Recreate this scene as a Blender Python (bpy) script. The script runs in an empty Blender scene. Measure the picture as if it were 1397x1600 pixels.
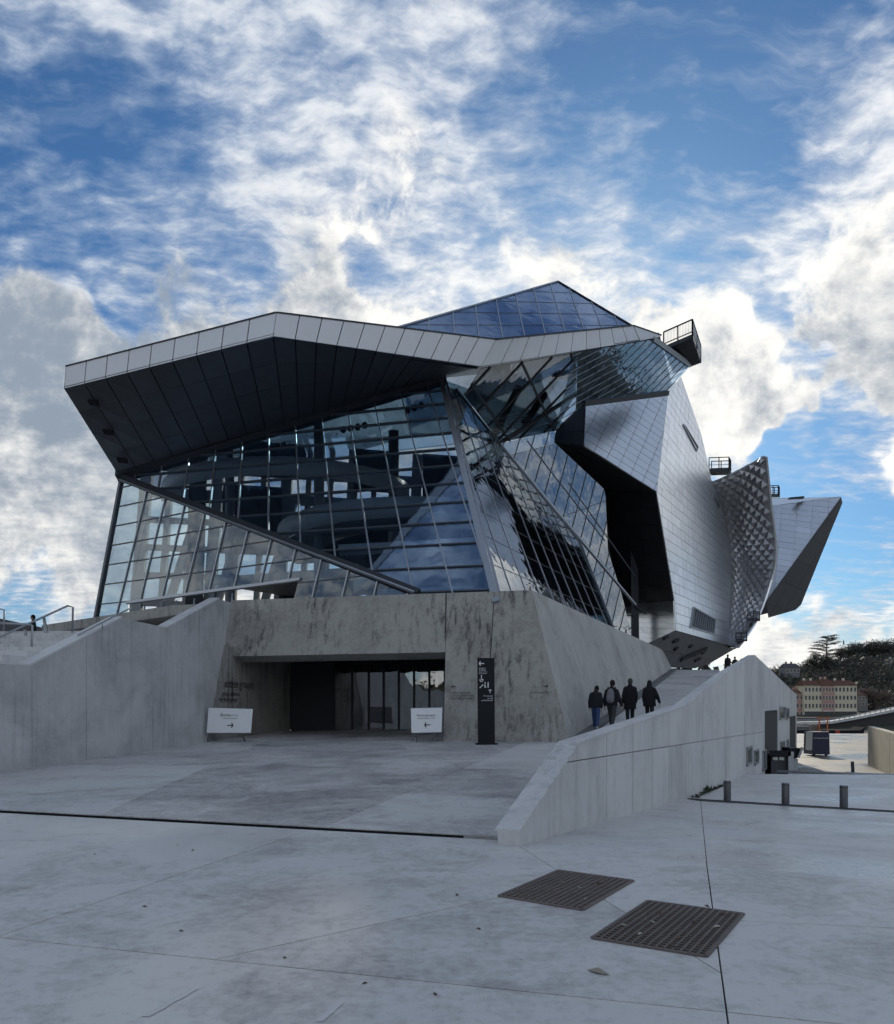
import bpy, bmesh, math, random
from mathutils import Vector as V, Matrix
random.seed(7)
sc = bpy.context.scene
R = math.radians
# ------------------------------------------------------------------ camera
FL, CX, HY, EYE = 1250.0, 698.5, 1100.0, 1.6      # focal length in photo pixels, principal column, horizon row, eye height
cam = bpy.data.cameras.new('camera'); cam_o = bpy.data.objects.new('camera', cam)
sc.collection.objects.link(cam_o); sc.camera = cam_o
cam.sensor_fit = 'HORIZONTAL'; cam.sensor_width = 36.0; cam.lens = 36.0 * FL / 1397.0
cam.shift_y = (HY - 800.0) / 1397.0
cam.clip_start = 0.1; cam.clip_end = 6000
cam_o.location = (0, 0, EYE); cam_o.rotation_euler = (R(90), 0, 0)
sc.view_settings.view_transform = 'Standard'; sc.view_settings.look = 'None'
sc.view_settings.gamma = 1.0; sc.view_settings.exposure = 0.62
sc.cycles.transparent_max_bounces = 24
sc.cycles.max_bounces = 6; sc.cycles.diffuse_bounces = 3; sc.cycles.glossy_bounces = 4
sc.cycles.adaptive_threshold = 0.03
def ray(x, y): return V(((x - CX) / FL, 1.0, (HY - y) / FL))
def P(x, y, d): return V((0, 0, EYE)) + ray(x, y) * d
# ------------------------------------------------------------------ sun and sky
SUN_AZ, SUN_EL = 11.0, 23.0                         # to the right of the view axis, above the horizon
sun_dir = V((math.sin(R(SUN_AZ)) * math.cos(R(SUN_EL)), math.cos(R(SUN_AZ)) * math.cos(R(SUN_EL)), math.sin(R(SUN_EL))))
sl = bpy.data.lights.new('sun', 'SUN'); sl.energy = 2.1; sl.angle = R(1.5); sl.color = (1.0, 0.90, 0.74)
so = bpy.data.objects.new('sun', sl); sc.collection.objects.link(so)
so.rotation_euler = (-sun_dir).to_track_quat('-Z', 'Y').to_euler()
world = bpy.data.worlds.new('World'); sc.world = world; world.use_nodes = True
def make_world():
    nt = world.node_tree; N = nt.nodes; L = nt.links; N.clear()
    def node(t, **kw):
        n = N.new(t)
        for k, v in kw.items(): setattr(n, k, v)
        return n
    def put(n, i, v):
        if isinstance(v, bpy.types.NodeSocket): L.new(v, n.inputs[i])
        elif v is not None: n.inputs[i].default_value = v
    def m(op, a, b=None, c=None, clamp=False):
        n = node('ShaderNodeMath', operation=op, use_clamp=clamp)
        put(n, 0, a); put(n, 1, b); put(n, 2, c); return n.outputs[0]
    def vm(op, a, b=None):
        n = node('ShaderNodeVectorMath', operation=op); put(n, 0, a); put(n, 1, b)
        return n.outputs['Value'] if op == 'DOT_PRODUCT' else n.outputs[0]
    def sm(x, a, b, lo=0.0, hi=1.0):
        n = node('ShaderNodeMapRange', interpolation_type='SMOOTHSTEP'); put(n, 0, x)
        n.inputs[1].default_value = a; n.inputs[2].default_value = b; n.inputs[3].default_value = lo; n.inputs[4].default_value = hi
        return n.outputs[0]
    def mix(f, a, b):
        n = node('ShaderNodeMix', data_type='RGBA'); put(n, 0, f); put(n, 6, a); put(n, 7, b); return n.outputs[2]
    def noise(vec, scale, detail, rough=0.55, dist=0.0, lac=2.0):
        n = node('ShaderNodeTexNoise'); put(n, 'Vector', vec); n.inputs['Scale'].default_value = scale
        n.inputs['Detail'].default_value = detail; n.inputs['Roughness'].default_value = rough
        n.inputs['Distortion'].default_value = dist; n.inputs['Lacunarity'].default_value = lac
        return n.outputs['Fac']
    d = node('ShaderNodeTexCoord').outputs['Generated']
    d = vm('NORMALIZE', d)
    sep = node('ShaderNodeSeparateXYZ'); L.new(d, sep.inputs[0])
    el = m('MAXIMUM', sep.outputs[2], 0.0)
    inv = m('DIVIDE', 1.0, m('ADD', el, 0.16))
    flat = node('ShaderNodeCombineXYZ')                    # cloud-deck coordinates (a horizontal sheet overhead)
    put(flat, 0, m('MULTIPLY', sep.outputs[0], inv)); put(flat, 1, m('MULTIPLY', sep.outputs[1], inv)); put(flat, 2, m('MULTIPLY', sep.outputs[2], 0.6))
    q = flat.outputs[0]
    # where the deck is thick (+) or torn open (-): the weather of that hour, by direction in the sky, edges torn by noise
    def noise3(vec, scale, detail):
        n = node('ShaderNodeTexNoise'); put(n, 'Vector', vec); n.inputs['Scale'].default_value = scale; n.inputs['Detail'].default_value = detail; n.inputs['Roughness'].default_value = 0.62
        return n.outputs['Color']
    def scl(v, k):
        n = node('ShaderNodeVectorMath', operation='SCALE'); put(n, 0, v); n.inputs['Scale'].default_value = k; return n.outputs[0]
    wv = vm('SUBTRACT', noise3(d, 5.0, 4), (0.5, 0.5, 0.5))
    dw = vm('NORMALIZE', vm('ADD', d, scl(wv, 0.30)))
    acc = None
    for (x, y, r, w) in SPOTS:
        c = ray(x, y).normalized(); ang = r / FL
        s = sm(vm('DOT_PRODUCT', dw, tuple(c)), math.cos(ang * 1.25), 1.0)
        acc = m('MULTIPLY_ADD', s, w, acc if acc is not None else 0.0)
    # --- high mottled deck
    rot = node('ShaderNodeMapping'); L.new(vm('ADD', q, scl(wv, 0.10)), rot.inputs[0]); rot.inputs['Rotation'].default_value = (0, 0, R(-28)); rot.inputs['Scale'].default_value = (1.0, 1.5, 1.0)
    fine = noise(rot.outputs[0], 15.0, 6, 0.58, 0.0)
    streak = node('ShaderNodeMapping'); L.new(vm('ADD', q, scl(wv, 0.16)), streak.inputs[0]); streak.inputs['Rotation'].default_value = (0, 0, R(40)); streak.inputs['Scale'].default_value = (1.2, 6.0, 1.0)
    veil = noise(streak.outputs[0], 2.2, 7, 0.62, 0.0)
    big = noise(q, 2.2, 4, 0.6, 0.3)
    hi = m('ADD', m('MULTIPLY', m('SUBTRACT', big, 0.5), 1.6), m('MULTIPLY', m('SUBTRACT', fine, 0.5), 2.6))
    hi = m('ADD', hi, m('MULTIPLY', m('SUBTRACT', veil, 0.5), 1.5))
    hi = m('ADD', m('ADD', hi, acc), HI_BIAS)
    hi_m = m('MAXIMUM', sm(hi, -0.45, 1.20), sm(veil, 0.50, 0.80, 0.0, 0.42))
    # --- low heaped cloud
    cu_n = noise(d, 6.0, 9, 0.63, 0.2)
    off = vm('ADD', d, tuple(sun_dir * 0.022 + V((0, 0, 0.02))))
    cu_o = noise(off, 6.0, 7, 0.63, 0.2)
    low = sm(el, 0.40, 0.60, CU_BIAS, CU_BIAS - 0.75)
    cu = m('ADD', m('ADD', m('MULTIPLY', m('SUBTRACT', cu_n, 0.5), 2.8), m('MULTIPLY', acc, 1.0)), low)
    cu_m = sm(cu, -0.14, 0.34)
    front = sm(vm('DOT_PRODUCT', d, tuple(sun_dir)), 0.6, -0.4, 0.0, 0.30)      # clouds away from the sun brightened, added to lift the light on the plaza
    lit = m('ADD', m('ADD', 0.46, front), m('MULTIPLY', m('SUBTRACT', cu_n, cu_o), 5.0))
    body = sm(cu, 0.25, 1.1, 0.0, 0.46)                    # thick bellies let less light through
    lit = m('SUBTRACT', lit, body)
    for (x, y, r, w) in THICK:                                 # heavier, greyer banks
        c = ray(x, y).normalized(); lit = m('MULTIPLY_ADD', sm(vm('DOT_PRODUCT', dw, tuple(c)), math.cos(r / FL), 1.0), -w, lit)
    lit = m('ADD', lit, m('MULTIPLY', m('SUBTRACT', fine, 0.5), 0.8))
    glow_c = ray(1090, 590).normalized()
    glow = sm(vm('DOT_PRODUCT', d, tuple(glow_c)), math.cos(R(33)), 1.0)
    lit = m('ADD', lit, m('MULTIPLY', glow, 0.40))
    lit = sm(lit, -0.45, 1.25)
    cu_col = mix(lit, (0.19, 0.23, 0.285, 1), (0.715, 0.70, 0.665, 1))
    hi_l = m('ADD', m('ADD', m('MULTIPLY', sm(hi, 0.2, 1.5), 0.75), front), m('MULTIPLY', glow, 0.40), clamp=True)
    hi_col = mix(hi_l, (0.26, 0.325, 0.43, 1), (0.655, 0.66, 0.66, 1))
    # --- clear sky
    sky = node('ShaderNodeTexSky', sky_type='NISHITA'); sky.sun_disc = False
    sky.sun_elevation = R(SUN_EL); sky.sun_rotation = R(SUN_AZ); sky.air_density = 1.0; sky.dust_density = 0.35; sky.ozone_density = 2.6
    tint = node('ShaderNodeMix', data_type='RGBA', blend_type='MULTIPLY'); tint.inputs[0].default_value = 1.0
    L.new(sky.outputs[0], tint.inputs[6]); tint.inputs[7].default_value = (0.46, 0.78, 1.06, 1)
    bg = node('ShaderNodeBackground'); L.new(tint.outputs[2], bg.inputs[0]); bg.inputs[1].default_value = SKY_STR
    ccol = mix(cu_m, hi_col, cu_col)
    cov = m('MAXIMUM', m('MULTIPLY', hi_m, 0.93), cu_m)
    bc = node('ShaderNodeBackground'); L.new(ccol, bc.inputs[0]); bc.inputs[1].default_value = 1.0
    mx = node('ShaderNodeMixShader'); L.new(cov, mx.inputs[0]); L.new(bg.outputs[0], mx.inputs[1]); L.new(bc.outputs[0], mx.inputs[2])
    out = node('ShaderNodeOutputWorld'); L.new(mx.outputs[0], out.inputs[0])
    world.cycles.sampling_method = 'MANUAL'; world.cycles.sample_map_resolution = 1024
SKY_STR, HI_BIAS, CU_BIAS = 0.050, 0.48, 0.14
SPOTS = [(1000, 120, 190, -0.50), (1200, 240, 170, -0.56), (870, 60, 110, -0.30), (1080, 30, 130, -0.40),
         (60, 250, 130, -0.42), (235, 180, 90, -0.50), (60, 400, 90, -0.42), (250, 330, 110, -0.28), (40, 130, 110, -0.22), (330, 420, 70, -0.25), (200, 470, 55, -0.35),
         (1225, 590, 52, -0.85), (1185, 490, 45, -0.45), (1290, 740, 90, -0.85), (1350, 835, 85, -0.75), (1240, 740, 50, -0.4),
         (560, 450, 45, -0.35), (190, 535, 25, -0.5),
         (520, 150, 300, 0.12), (700, 440, 300, 0.26), (1330, 430, 190, 0.34), (1130, 620, 110, 0.45), (1390, 130, 120, 0.28),
         (60, 560, 200, 0.40), (60, 720, 200, 0.35), (1200, 660, 80, 0.30), (1330, 930, 110, 0.20), (1370, 620, 130, 0.30), (30, 920, 60, -0.25)]
THICK = [(30, 690, 330, 0.30), (1250, 640, 120, 0.35), (1330, 470, 150, 0.25)]
make_world()
# ------------------------------------------------------------------ helpers
col = sc.collection
def tag(o, label=None, cat=None, group=None, kind=None):
    if label: o['label'] = label
    if cat: o['category'] = cat
    if group: o['group'] = group
    if kind: o['kind'] = kind
    return o
def empty(name, loc, label, cat, group=None, rz=0.0):
    o = bpy.data.objects.new(name, None); col.objects.link(o); o.location = loc; o.rotation_euler = (0, 0, rz)
    o.empty_display_size = 0.2
    return tag(o, label, cat, group)
def link(name, me, mat=None, parent=None):
    o = bpy.data.objects.new(name, me); col.objects.link(o)
    if mat is not None and not me.materials: me.materials.append(mat)
    if parent is not None:
        o.parent = parent
        if parent.type == 'EMPTY' or parent.location.length > 0:
            m4 = parent_world(parent); o.matrix_parent_inverse = m4.inverted()
    return o
def parent_world(p):
    m4 = Matrix.LocRotScale(p.location, p.rotation_euler, p.scale)
    if p.parent: m4 = parent_world(p.parent) @ p.matrix_parent_inverse @ m4
    return m4
def mesh(name, vs, fs, mat=None, parent=None, smooth=False):
    me = bpy.data.meshes.new(name); me.from_pydata([tuple(v) for v in vs], [], fs); me.update()
    if smooth: me.polygons.foreach_set('use_smooth', [True] * len(me.polygons))
    return link(name, me, mat, parent)
class MB:
    """collects simple closed shapes; build() links them as one mesh object"""
    def __init__(s): s.v = []; s.f = []
    def add(s, vs, fs):
        b = len(s.v); s.v += [V(v) for v in vs]; s.f += [[i + b for i in f] for f in fs]; return s
    def prism(s, poly, off):
        n = len(poly); off = V(off)
        vs = [V(p) for p in poly] + [V(p) + off for p in poly]
        nrm = V((0, 0, 0))
        for i in range(n): nrm += (vs[i] - vs[0]).cross(vs[(i + 1) % n] - vs[0])
        fs = [list(range(n)), list(range(2 * n - 1, n - 1, -1))] + [[i + n, (i + 1) % n + n, (i + 1) % n, i] for i in range(n)]
        if nrm.dot(off) > 0: fs = [f[::-1] for f in fs]
        return s.add(vs, fs)
    def box(s, a, b):
        a, b = V(a), V(b)
        return s.prism([(a.x, a.y, a.z), (b.x, a.y, a.z), (b.x, b.y, a.z), (a.x, b.y, a.z)], (0, 0, b.z - a.z))
    def bar(s, p0, p1, w, h=None, up=None, ext=0.0):
        p0, p1 = V(p0), V(p1); h = h or w; t = (p1 - p0).normalized(); p0 = p0 - t * ext; p1 = p1 + t * ext
        up = V(up) if up is not None else (V((0, 0, 1)) if abs(t.z) < 0.95 else V((0, 1, 0)))
        sd = t.cross(up).normalized() * (w / 2); u = sd.cross(t).normalized() * (h / 2)
        return s.prism([p0 - sd - u, p0 + sd - u, p0 + sd + u, p0 - sd + u], p1 - p0)
    def tube(s, pts, r, n=8, cap=True):
        pts = [V(p) for p in pts]; rs = r if isinstance(r, (list, tuple)) else [r] * len(pts)
        rings = []
        for i, p in enumerate(pts):
            t = (pts[min(i + 1, len(pts) - 1)] - pts[max(i - 1, 0)]).normalized()
            a = t.orthogonal().normalized() if i == 0 else (rings[-1][1] - t * rings[-1][1].dot(t)).normalized()
            b = t.cross(a)
            rings.append(([p + (a * math.cos(2 * math.pi * k / n) + b * math.sin(2 * math.pi * k / n)) * rs[i] for k in range(n)], a))
        vs = [v for rg in rings for v in rg[0]]; fs = []
        for i in range(len(pts) - 1):
            for k in range(n):
                fs.append([i * n + k, i * n + (k + 1) % n, (i + 1) * n + (k + 1) % n, (i + 1) * n + k])
        if cap: fs += [list(range(n - 1, -1, -1)), [(len(pts) - 1) * n + k for k in range(n)]]
        return s.add(vs, fs)
    def build(s, name, mat=None, parent=None, smooth=False): return mesh(name, s.v, s.f, mat, parent, smooth)
class Plane:
    def __init__(s, a, b, c, facing=None):
        s.o = V(a); s.n = (V(b) - s.o).cross(V(c) - s.o).normalized()
        if s.n.dot(V((0, 0, EYE)) - s.o) < 0: s.n = -s.n          # towards the viewer
    def hit(s, x, y):
        r = ray(x, y); c = V((0, 0, EYE)); return c + r * ((s.o - c).dot(s.n) / r.dot(s.n))
    def proj(s, p): return V(p) - s.n * (V(p) - s.o).dot(s.n)
def clip(poly, a, b, c):
    """keep the part of a 2-D polygon where a*x+b*y<=c"""
    out = []
    for i in range(len(poly)):
        p, q = poly[i], poly[(i + 1) % len(poly)]
        dp, dq = a * p[0] + b * p[1] - c, a * q[0] + b * q[1] - c
        if dp <= 0: out.append(p)
        if (dp < 0 < dq) or (dq < 0 < dp):
            t = dp / (dp - dq); out.append((p[0] + (q[0] - p[0]) * t, p[1] + (q[1] - p[1]) * t))
    return out
def area2(p): return abs(sum(p[i][0] * p[(i + 1) % len(p)][1] - p[(i + 1) % len(p)][0] * p[i][1] for i in range(len(p)))) / 2
def dedupe(p, e=1e-4):
    o = []
    for a in p:
        if not o or (abs(a[0] - o[-1][0]) + abs(a[1] - o[-1][1])) > e: o.append(a)
    if len(o) > 1 and (abs(o[0][0] - o[-1][0]) + abs(o[0][1] - o[-1][1])) <= e: o.pop()
    return o
class Grid:
    """skew grid (unit axes u, v) on a plane"""
    def __init__(s, o, u, v):
        s.o = V(o); s.u = V(u).normalized(); s.v = V(v).normalized(); s.k = s.u.dot(s.v); s.n = s.u.cross(s.v).normalized()
        if s.n.dot(V((0, 0, EYE)) - s.o) < 0: s.n = -s.n
    def uv(s, p):
        d = V(p) - s.o; a, b = d.dot(s.u), d.dot(s.v); q = 1 - s.k * s.k
        return ((a - s.k * b) / q, (b - s.k * a) / q)
    def at(s, u, v, h=0.0): return s.o + s.u * u + s.v * v + s.n * h
    def px(s, x, y):
        r = ray(x, y); c = V((0, 0, EYE)); return s.uv(c + r * ((s.o - c).dot(s.n) / r.dot(s.n)))
    def cells(s, poly, us, vs, g):
        for i in range(len(us) - 1):
            for j in range(len(vs) - 1):
                p = clip(clip(clip(clip(poly, -1, 0, -(us[i] + g)), 1, 0, us[i + 1] - g), 0, -1, -(vs[j] + g)), 0, 1, vs[j + 1] - g)
                p = dedupe(p)
                if len(p) >= 3 and area2(p) > 0.01: yield i, j, p
    def line(s, poly, fixed_u=None, fixed_v=None):
        hits = []
        for i in range(len(poly)):
            p, q = poly[i], poly[(i + 1) % len(poly)]
            k = 0 if fixed_u is not None else 1; c = fixed_u if fixed_u is not None else fixed_v
            if (p[k] - c) * (q[k] - c) < 0:
                t = (c - p[k]) / (q[k] - p[k]); hits.append(p[1 - k] + (q[1 - k] - p[1 - k]) * t)
        hits.sort()
        return [(hits[i], hits[i + 1]) for i in range(0, len(hits) - 1, 2)]
def steps(lo, hi, st, ph=0.0):
    if (hi - lo) / st > 150: raise ValueError("grid too large %r %r" % (lo, hi))
    a = math.floor((lo - ph) / st) * st + ph; o = []
    while a < hi + st: o.append(a); a += st
    return o
# ------------------------------------------------------------------ materials
def new_mat(name):
    mt = bpy.data.materials.new(name); mt.use_nodes = True; nt = mt.node_tree; nt.nodes.clear()
    out = nt.nodes.new('ShaderNodeOutputMaterial'); bs = nt.nodes.new('ShaderNodeBsdfPrincipled'); nt.links.new(bs.outputs[0], out.inputs[0])
    return mt, nt, bs, out
def plain(name, c, rough=0.6, metal=0.0, spec=0.5, var=0.0, bump=0.0, bscale=40.0):
    mt, nt, bs, out = new_mat(name)
    bs.inputs['Base Color'].default_value = (*c, 1); bs.inputs['Roughness'].default_value = rough; bs.inputs['Metallic'].default_value = metal
    bs.inputs['Specular IOR Level'].default_value = spec
    tc = nt.nodes.new('ShaderNodeTexCoord')
    if var:
        n = nt.nodes.new('ShaderNodeTexNoise'); n.inputs['Scale'].default_value = 3.0; n.inputs['Detail'].default_value = 8
        nt.links.new(tc.outputs['Object'], n.inputs['Vector'])
        oi = nt.nodes.new('ShaderNodeObjectInfo')
        ad = nt.nodes.new('ShaderNodeMath'); ad.operation = 'ADD'; nt.links.new(n.outputs['Fac'], ad.inputs[0]); nt.links.new(oi.outputs['Random'], ad.inputs[1])
        mr = nt.nodes.new('ShaderNodeMapRange'); nt.links.new(ad.outputs[0], mr.inputs[0])
        mr.inputs[1].default_value = 0.3; mr.inputs[2].default_value = 1.7; mr.inputs[3].default_value = 1 - var; mr.inputs[4].default_value = 1 + var
        mx = nt.nodes.new('ShaderNodeMix'); mx.data_type = 'RGBA'; mx.blend_type = 'MULTIPLY'; mx.inputs[0].default_value = 1
        mx.inputs[6].default_value = (*c, 1); nt.links.new(mr.outputs[0], mx.inputs[7]); nt.links.new(mx.outputs[2], bs.inputs['Base Color'])
    if bump:
        n2 = nt.nodes.new('ShaderNodeTexNoise'); n2.inputs['Scale'].default_value = bscale; n2.inputs['Detail'].default_value = 6
        nt.links.new(tc.outputs['Object'], n2.inputs['Vector'])
        b = nt.nodes.new('ShaderNodeBump'); b.inputs['Strength'].default_value = bump; b.inputs['Distance'].default_value = 0.02
        nt.links.new(n2.outputs['Fac'], b.inputs['Height']); nt.links.new(b.outputs[0], bs.inputs['Normal'])
    return mt
def concrete(name, c, dark, stain=0.5, streak=0.0, rough=0.75, rlo=None, scale=1.0, slab=0.08, spec=0.4, grain=1.0, gum=0.0):
    """cast concrete: cloudy tone, fine pores, optional run-off streaks (streak) and damp patches (rlo)"""
    mt, nt, bs, out = new_mat(name); N, L = nt.nodes, nt.links
    tc = N.new('ShaderNodeTexCoord').outputs['Object']
    def noise(sc_, det, ro, vec=tc, dist=0.0):
        n = N.new('ShaderNodeTexNoise'); L.new(vec, n.inputs['Vector']); n.inputs['Scale'].default_value = sc_; n.inputs['Detail'].default_value = det
        n.inputs['Roughness'].default_value = ro; n.inputs['Distortion'].default_value = dist; return n.outputs['Fac']
    def mr(x, a, b, lo, hi):
        n = N.new('ShaderNodeMapRange'); n.interpolation_type = 'SMOOTHSTEP'; L.new(x, n.inputs[0])
        for i, q in enumerate((a, b, lo, hi)): n.inputs[i + 1].default_value = q
        return n.outputs[0]
    def mth(op, a, b):
        n = N.new('ShaderNodeMath'); n.operation = op
        for i, q in enumerate((a, b)):
            if isinstance(q, (int, float)): n.inputs[i].default_value = q
            else: L.new(q, n.inputs[i])
        return n.outputs[0]
    cloud = noise(0.45 * scale, 9, 0.62, dist=0.6)
    f = mr(cloud, 0.38, 0.72, 0.0, stain)
    fine = noise(11 * scale, 8, 0.7)
    f = mth('ADD', f, mr(fine, 0.35, 0.75, -0.16 * grain, 0.26 * grain))
    speck = noise(42 * scale, 3, 0.7); f = mth('ADD', f, mr(speck, 0.60, 0.72, 0.0, 0.45 * grain))
    mid = noise(2.6 * scale, 6, 0.7, dist=0.8); f = mth('ADD', f, mr(mid, 0.35, 0.7, -0.14 * grain, 0.2 * grain))
    if gum:
        vo = N.new('ShaderNodeTexVoronoi'); vo.inputs['Scale'].default_value = 2.3; L.new(tc, vo.inputs['Vector'])
        sp = N.new('ShaderNodeSeparateColor'); L.new(vo.outputs['Color'], sp.inputs[0])
        f = mth('ADD', f, mth('MULTIPLY', mr(vo.outputs['Distance'], 0.035, 0.06, 1.0, 0.0), mr(sp.outputs[0], 0.62, 0.70, 0.0, gum)))
        wet = noise(0.9 * scale, 7, 0.6, dist=1.6); f = mth('ADD', f, mr(wet, 0.56, 0.60, 0.0, 0.16))
    if streak:
        mp = N.new('ShaderNodeMapping'); L.new(tc, mp.inputs[0]); mp.inputs['Scale'].default_value = (6.5, 6.5, 0.30); 
        s1 = noise(1.0, 7, 0.65, mp.outputs[0], 0.3)
        patch = noise(0.5, 4, 0.5)
        f = mth('ADD', f, mth('MULTIPLY', mr(s1, 0.47, 0.66, 0.0, streak), mr(patch, 0.38, 0.62, 0.25, 1.0)))
    oi = N.new('ShaderNodeObjectInfo')
    f = mth('ADD', f, mr(oi.outputs['Random'], 0, 1, -slab, slab))
    mx = N.new('ShaderNodeMix'); mx.data_type = 'RGBA'; mx.clamp_factor = True; L.new(f, mx.inputs[0])
    mx.inputs[6].default_value = (*c, 1); mx.inputs[7].default_value = (*dark, 1)
    L.new(mx.outputs[2], bs.inputs['Base Color'])
    bs.inputs['Specular IOR Level'].default_value = spec
    if rlo is not None:
        damp = noise(0.32 * scale, 6, 0.6, dist=1.0)
        L.new(mr(damp, 0.42, 0.66, rough, rlo), bs.inputs['Roughness'])
    else: bs.inputs['Roughness'].default_value = rough
    b = N.new('ShaderNodeBump'); b.inputs['Strength'].default_value = 0.35; b.inputs['Distance'].default_value = 0.012
    h = mth('ADD', mth('MULTIPLY', fine, 0.6), mth('MULTIPLY', noise(70, 4, 0.6), 0.4))
    L.new(h, b.inputs['Height']); L.new(b.outputs[0], bs.inputs['Normal'])
    return mt
def glass(name, tint=(0.66, 0.73, 0.79), base=0.15, refl=(0.60, 0.77, 1.0), wave=0.02, ior=1.5):  # default refl: blue of a reflected sky put into the glass colour
    mt, nt, bs, out = new_mat(name); N, L = nt.nodes, nt.links; N.remove(bs)
    tr = N.new('ShaderNodeBsdfTransparent'); tr.inputs[0].default_value = (*tint, 1)
    gl = N.new('ShaderNodeBsdfGlossy'); gl.inputs['Roughness'].default_value = 0.01; gl.inputs['Color'].default_value = (*refl, 1)
    fr = N.new('ShaderNodeFresnel'); ge = N.new('ShaderNodeNewGeometry'); io = N.new('ShaderNodeMath'); io.operation = 'MULTIPLY_ADD'; L.new(ge.outputs['Backfacing'], io.inputs[0]); io.inputs[1].default_value = 1 / ior - ior; io.inputs[2].default_value = ior; L.new(io.outputs[0], fr.inputs[0])   # a thin sheet: no total reflection inside the pane
    ad = N.new('ShaderNodeMath'); ad.operation = 'MULTIPLY_ADD'; ad.use_clamp = True; L.new(fr.outputs[0], ad.inputs[0]); ad.inputs[1].default_value = 1 - base; ad.inputs[2].default_value = base
    tc = N.new('ShaderNodeTexCoord'); n = N.new('ShaderNodeTexNoise'); n.inputs['Scale'].default_value = 0.7; n.inputs['Detail'].default_value = 2
    L.new(tc.outputs['Object'], n.inputs['Vector'])
    oi = N.new('ShaderNodeObjectInfo'); av = N.new('ShaderNodeVectorMath'); av.operation = 'ADD'; L.new(tc.outputs['Object'], av.inputs[0])
    sc_ = N.new('ShaderNodeMath'); sc_.operation = 'MULTIPLY'; L.new(oi.outputs['Random'], sc_.inputs[0]); sc_.inputs[1].default_value = 40
    L.new(sc_.outputs[0], av.inputs[1]); L.new(av.outputs[0], n.inputs['Vector'])
    b = N.new('ShaderNodeBump'); b.inputs['Strength'].default_value = 0.5; b.inputs['Distance'].default_value = wave; L.new(n.outputs['Fac'], b.inputs['Height'])
    L.new(b.outputs[0], gl.inputs['Normal'])
    mx = N.new('ShaderNodeMixShader'); L.new(ad.outputs[0], mx.inputs[0]); L.new(tr.outputs[0], mx.inputs[1]); L.new(gl.outputs[0], mx.inputs[2])
    L.new(mx.outputs[0], out.inputs[0]); return mt
def metal_panel(name, c, rough=0.38, metal=0.9, var=0.06, aniso=0.0):
    mt = plain(name, c, rough, metal, 0.5, var, 0.05, 2.5); return mt
M = {}
M['plaza'] = concrete('plaza_concrete', (0.55, 0.548, 0.54), (0.235, 0.237, 0.24), 0.55, 0, 0.62, 0.34, 1.0, 0.16, 0.5, 1.2, 0.55)
M['fore'] = concrete('forecourt_concrete', (0.53, 0.528, 0.52), (0.20, 0.202, 0.204), 0.62, 0, 0.66, 0.36, 1.0, 0.26, 0.5, 1.1, 0.4)
M['apron'] = concrete('apron_concrete', (0.54, 0.54, 0.535), (0.27, 0.275, 0.28), 0.5, 0, 0.55, 0.24, 1.2, 0.1, 0.5, 1.0, 0.4)
M['wall'] = concrete('wall_concrete', (0.57, 0.58, 0.585), (0.26, 0.27, 0.28), 0.4, 0.45, 0.8, None, 1.0, 0.12, 0.4, 0.4)
M['stairwall'] = concrete('stair_wall_concrete', (0.52, 0.527, 0.53), (0.24, 0.247, 0.254), 0.55, 0.4, 0.8, None, 1.0, 0.10, 0.4, 0.4)
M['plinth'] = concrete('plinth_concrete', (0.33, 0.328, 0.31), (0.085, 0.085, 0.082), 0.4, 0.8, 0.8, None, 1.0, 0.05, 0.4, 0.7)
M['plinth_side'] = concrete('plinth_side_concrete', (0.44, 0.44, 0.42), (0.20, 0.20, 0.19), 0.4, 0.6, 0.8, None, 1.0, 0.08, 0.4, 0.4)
M['joint'] = plain('joint_shadow_gap', (0.035, 0.037, 0.04), 0.9)
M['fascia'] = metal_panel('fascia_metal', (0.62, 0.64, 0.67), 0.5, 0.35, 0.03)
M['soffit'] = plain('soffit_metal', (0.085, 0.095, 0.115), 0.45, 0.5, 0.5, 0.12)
M['clad'] = metal_panel('steel_cladding', (0.74, 0.77, 0.81), 0.30, 0.92, 0.10)
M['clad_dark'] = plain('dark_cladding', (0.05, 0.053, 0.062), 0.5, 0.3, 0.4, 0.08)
M['frame'] = plain('glazing_frame', (0.10, 0.115, 0.135), 0.45, 0.7)
M['frame_l'] = plain('glazing_frame_light', (0.36, 0.39, 0.43), 0.4, 0.8)
M['steel'] = plain('dark_steel', (0.035, 0.04, 0.05), 0.5, 0.5)
M['galv'] = plain('galvanised_steel', (0.32, 0.34, 0.36), 0.42, 0.85, 0.5, 0.08)
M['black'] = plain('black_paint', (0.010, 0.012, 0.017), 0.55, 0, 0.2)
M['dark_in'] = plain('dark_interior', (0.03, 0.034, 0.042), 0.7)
M['floor_in'] = plain('interior_floor', (0.30, 0.31, 0.32), 0.5)
M['white_in'] = plain('white_balustrade', (0.75, 0.75, 0.75), 0.5)
M['grey_in'] = plain('grey_column', (0.26, 0.275, 0.29), 0.6)
M['glass'] = glass('facade_glass')
M['glass_side'] = glass('side_glass', (0.34, 0.40, 0.45), 0.26, (0.92, 0.96, 1.0), 0.03)
M['glass_roof'] = glass('roof_glass', (0.30, 0.36, 0.45), 0.17, (0.54, 0.68, 0.92), 0.02)  # reflected sky blue is put into the reflection tint
M['glass_clear'] = glass('clear_glass', (0.60, 0.71, 0.77), 0.06, (0.95, 0.97, 1.0), 0.015)
M['sign_white'] = plain('sign_sheet', (0.74, 0.77, 0.80), 0.6, 0, 0.3, 0.02, 0.2, 5)
M['ink'] = plain('printed_ink', (0.02, 0.022, 0.03), 0.6)
M['letter'] = plain('black_letters', (0.012, 0.012, 0.014), 0.5)
M['white_print'] = plain('white_print', (0.78, 0.80, 0.82), 0.6)
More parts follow.
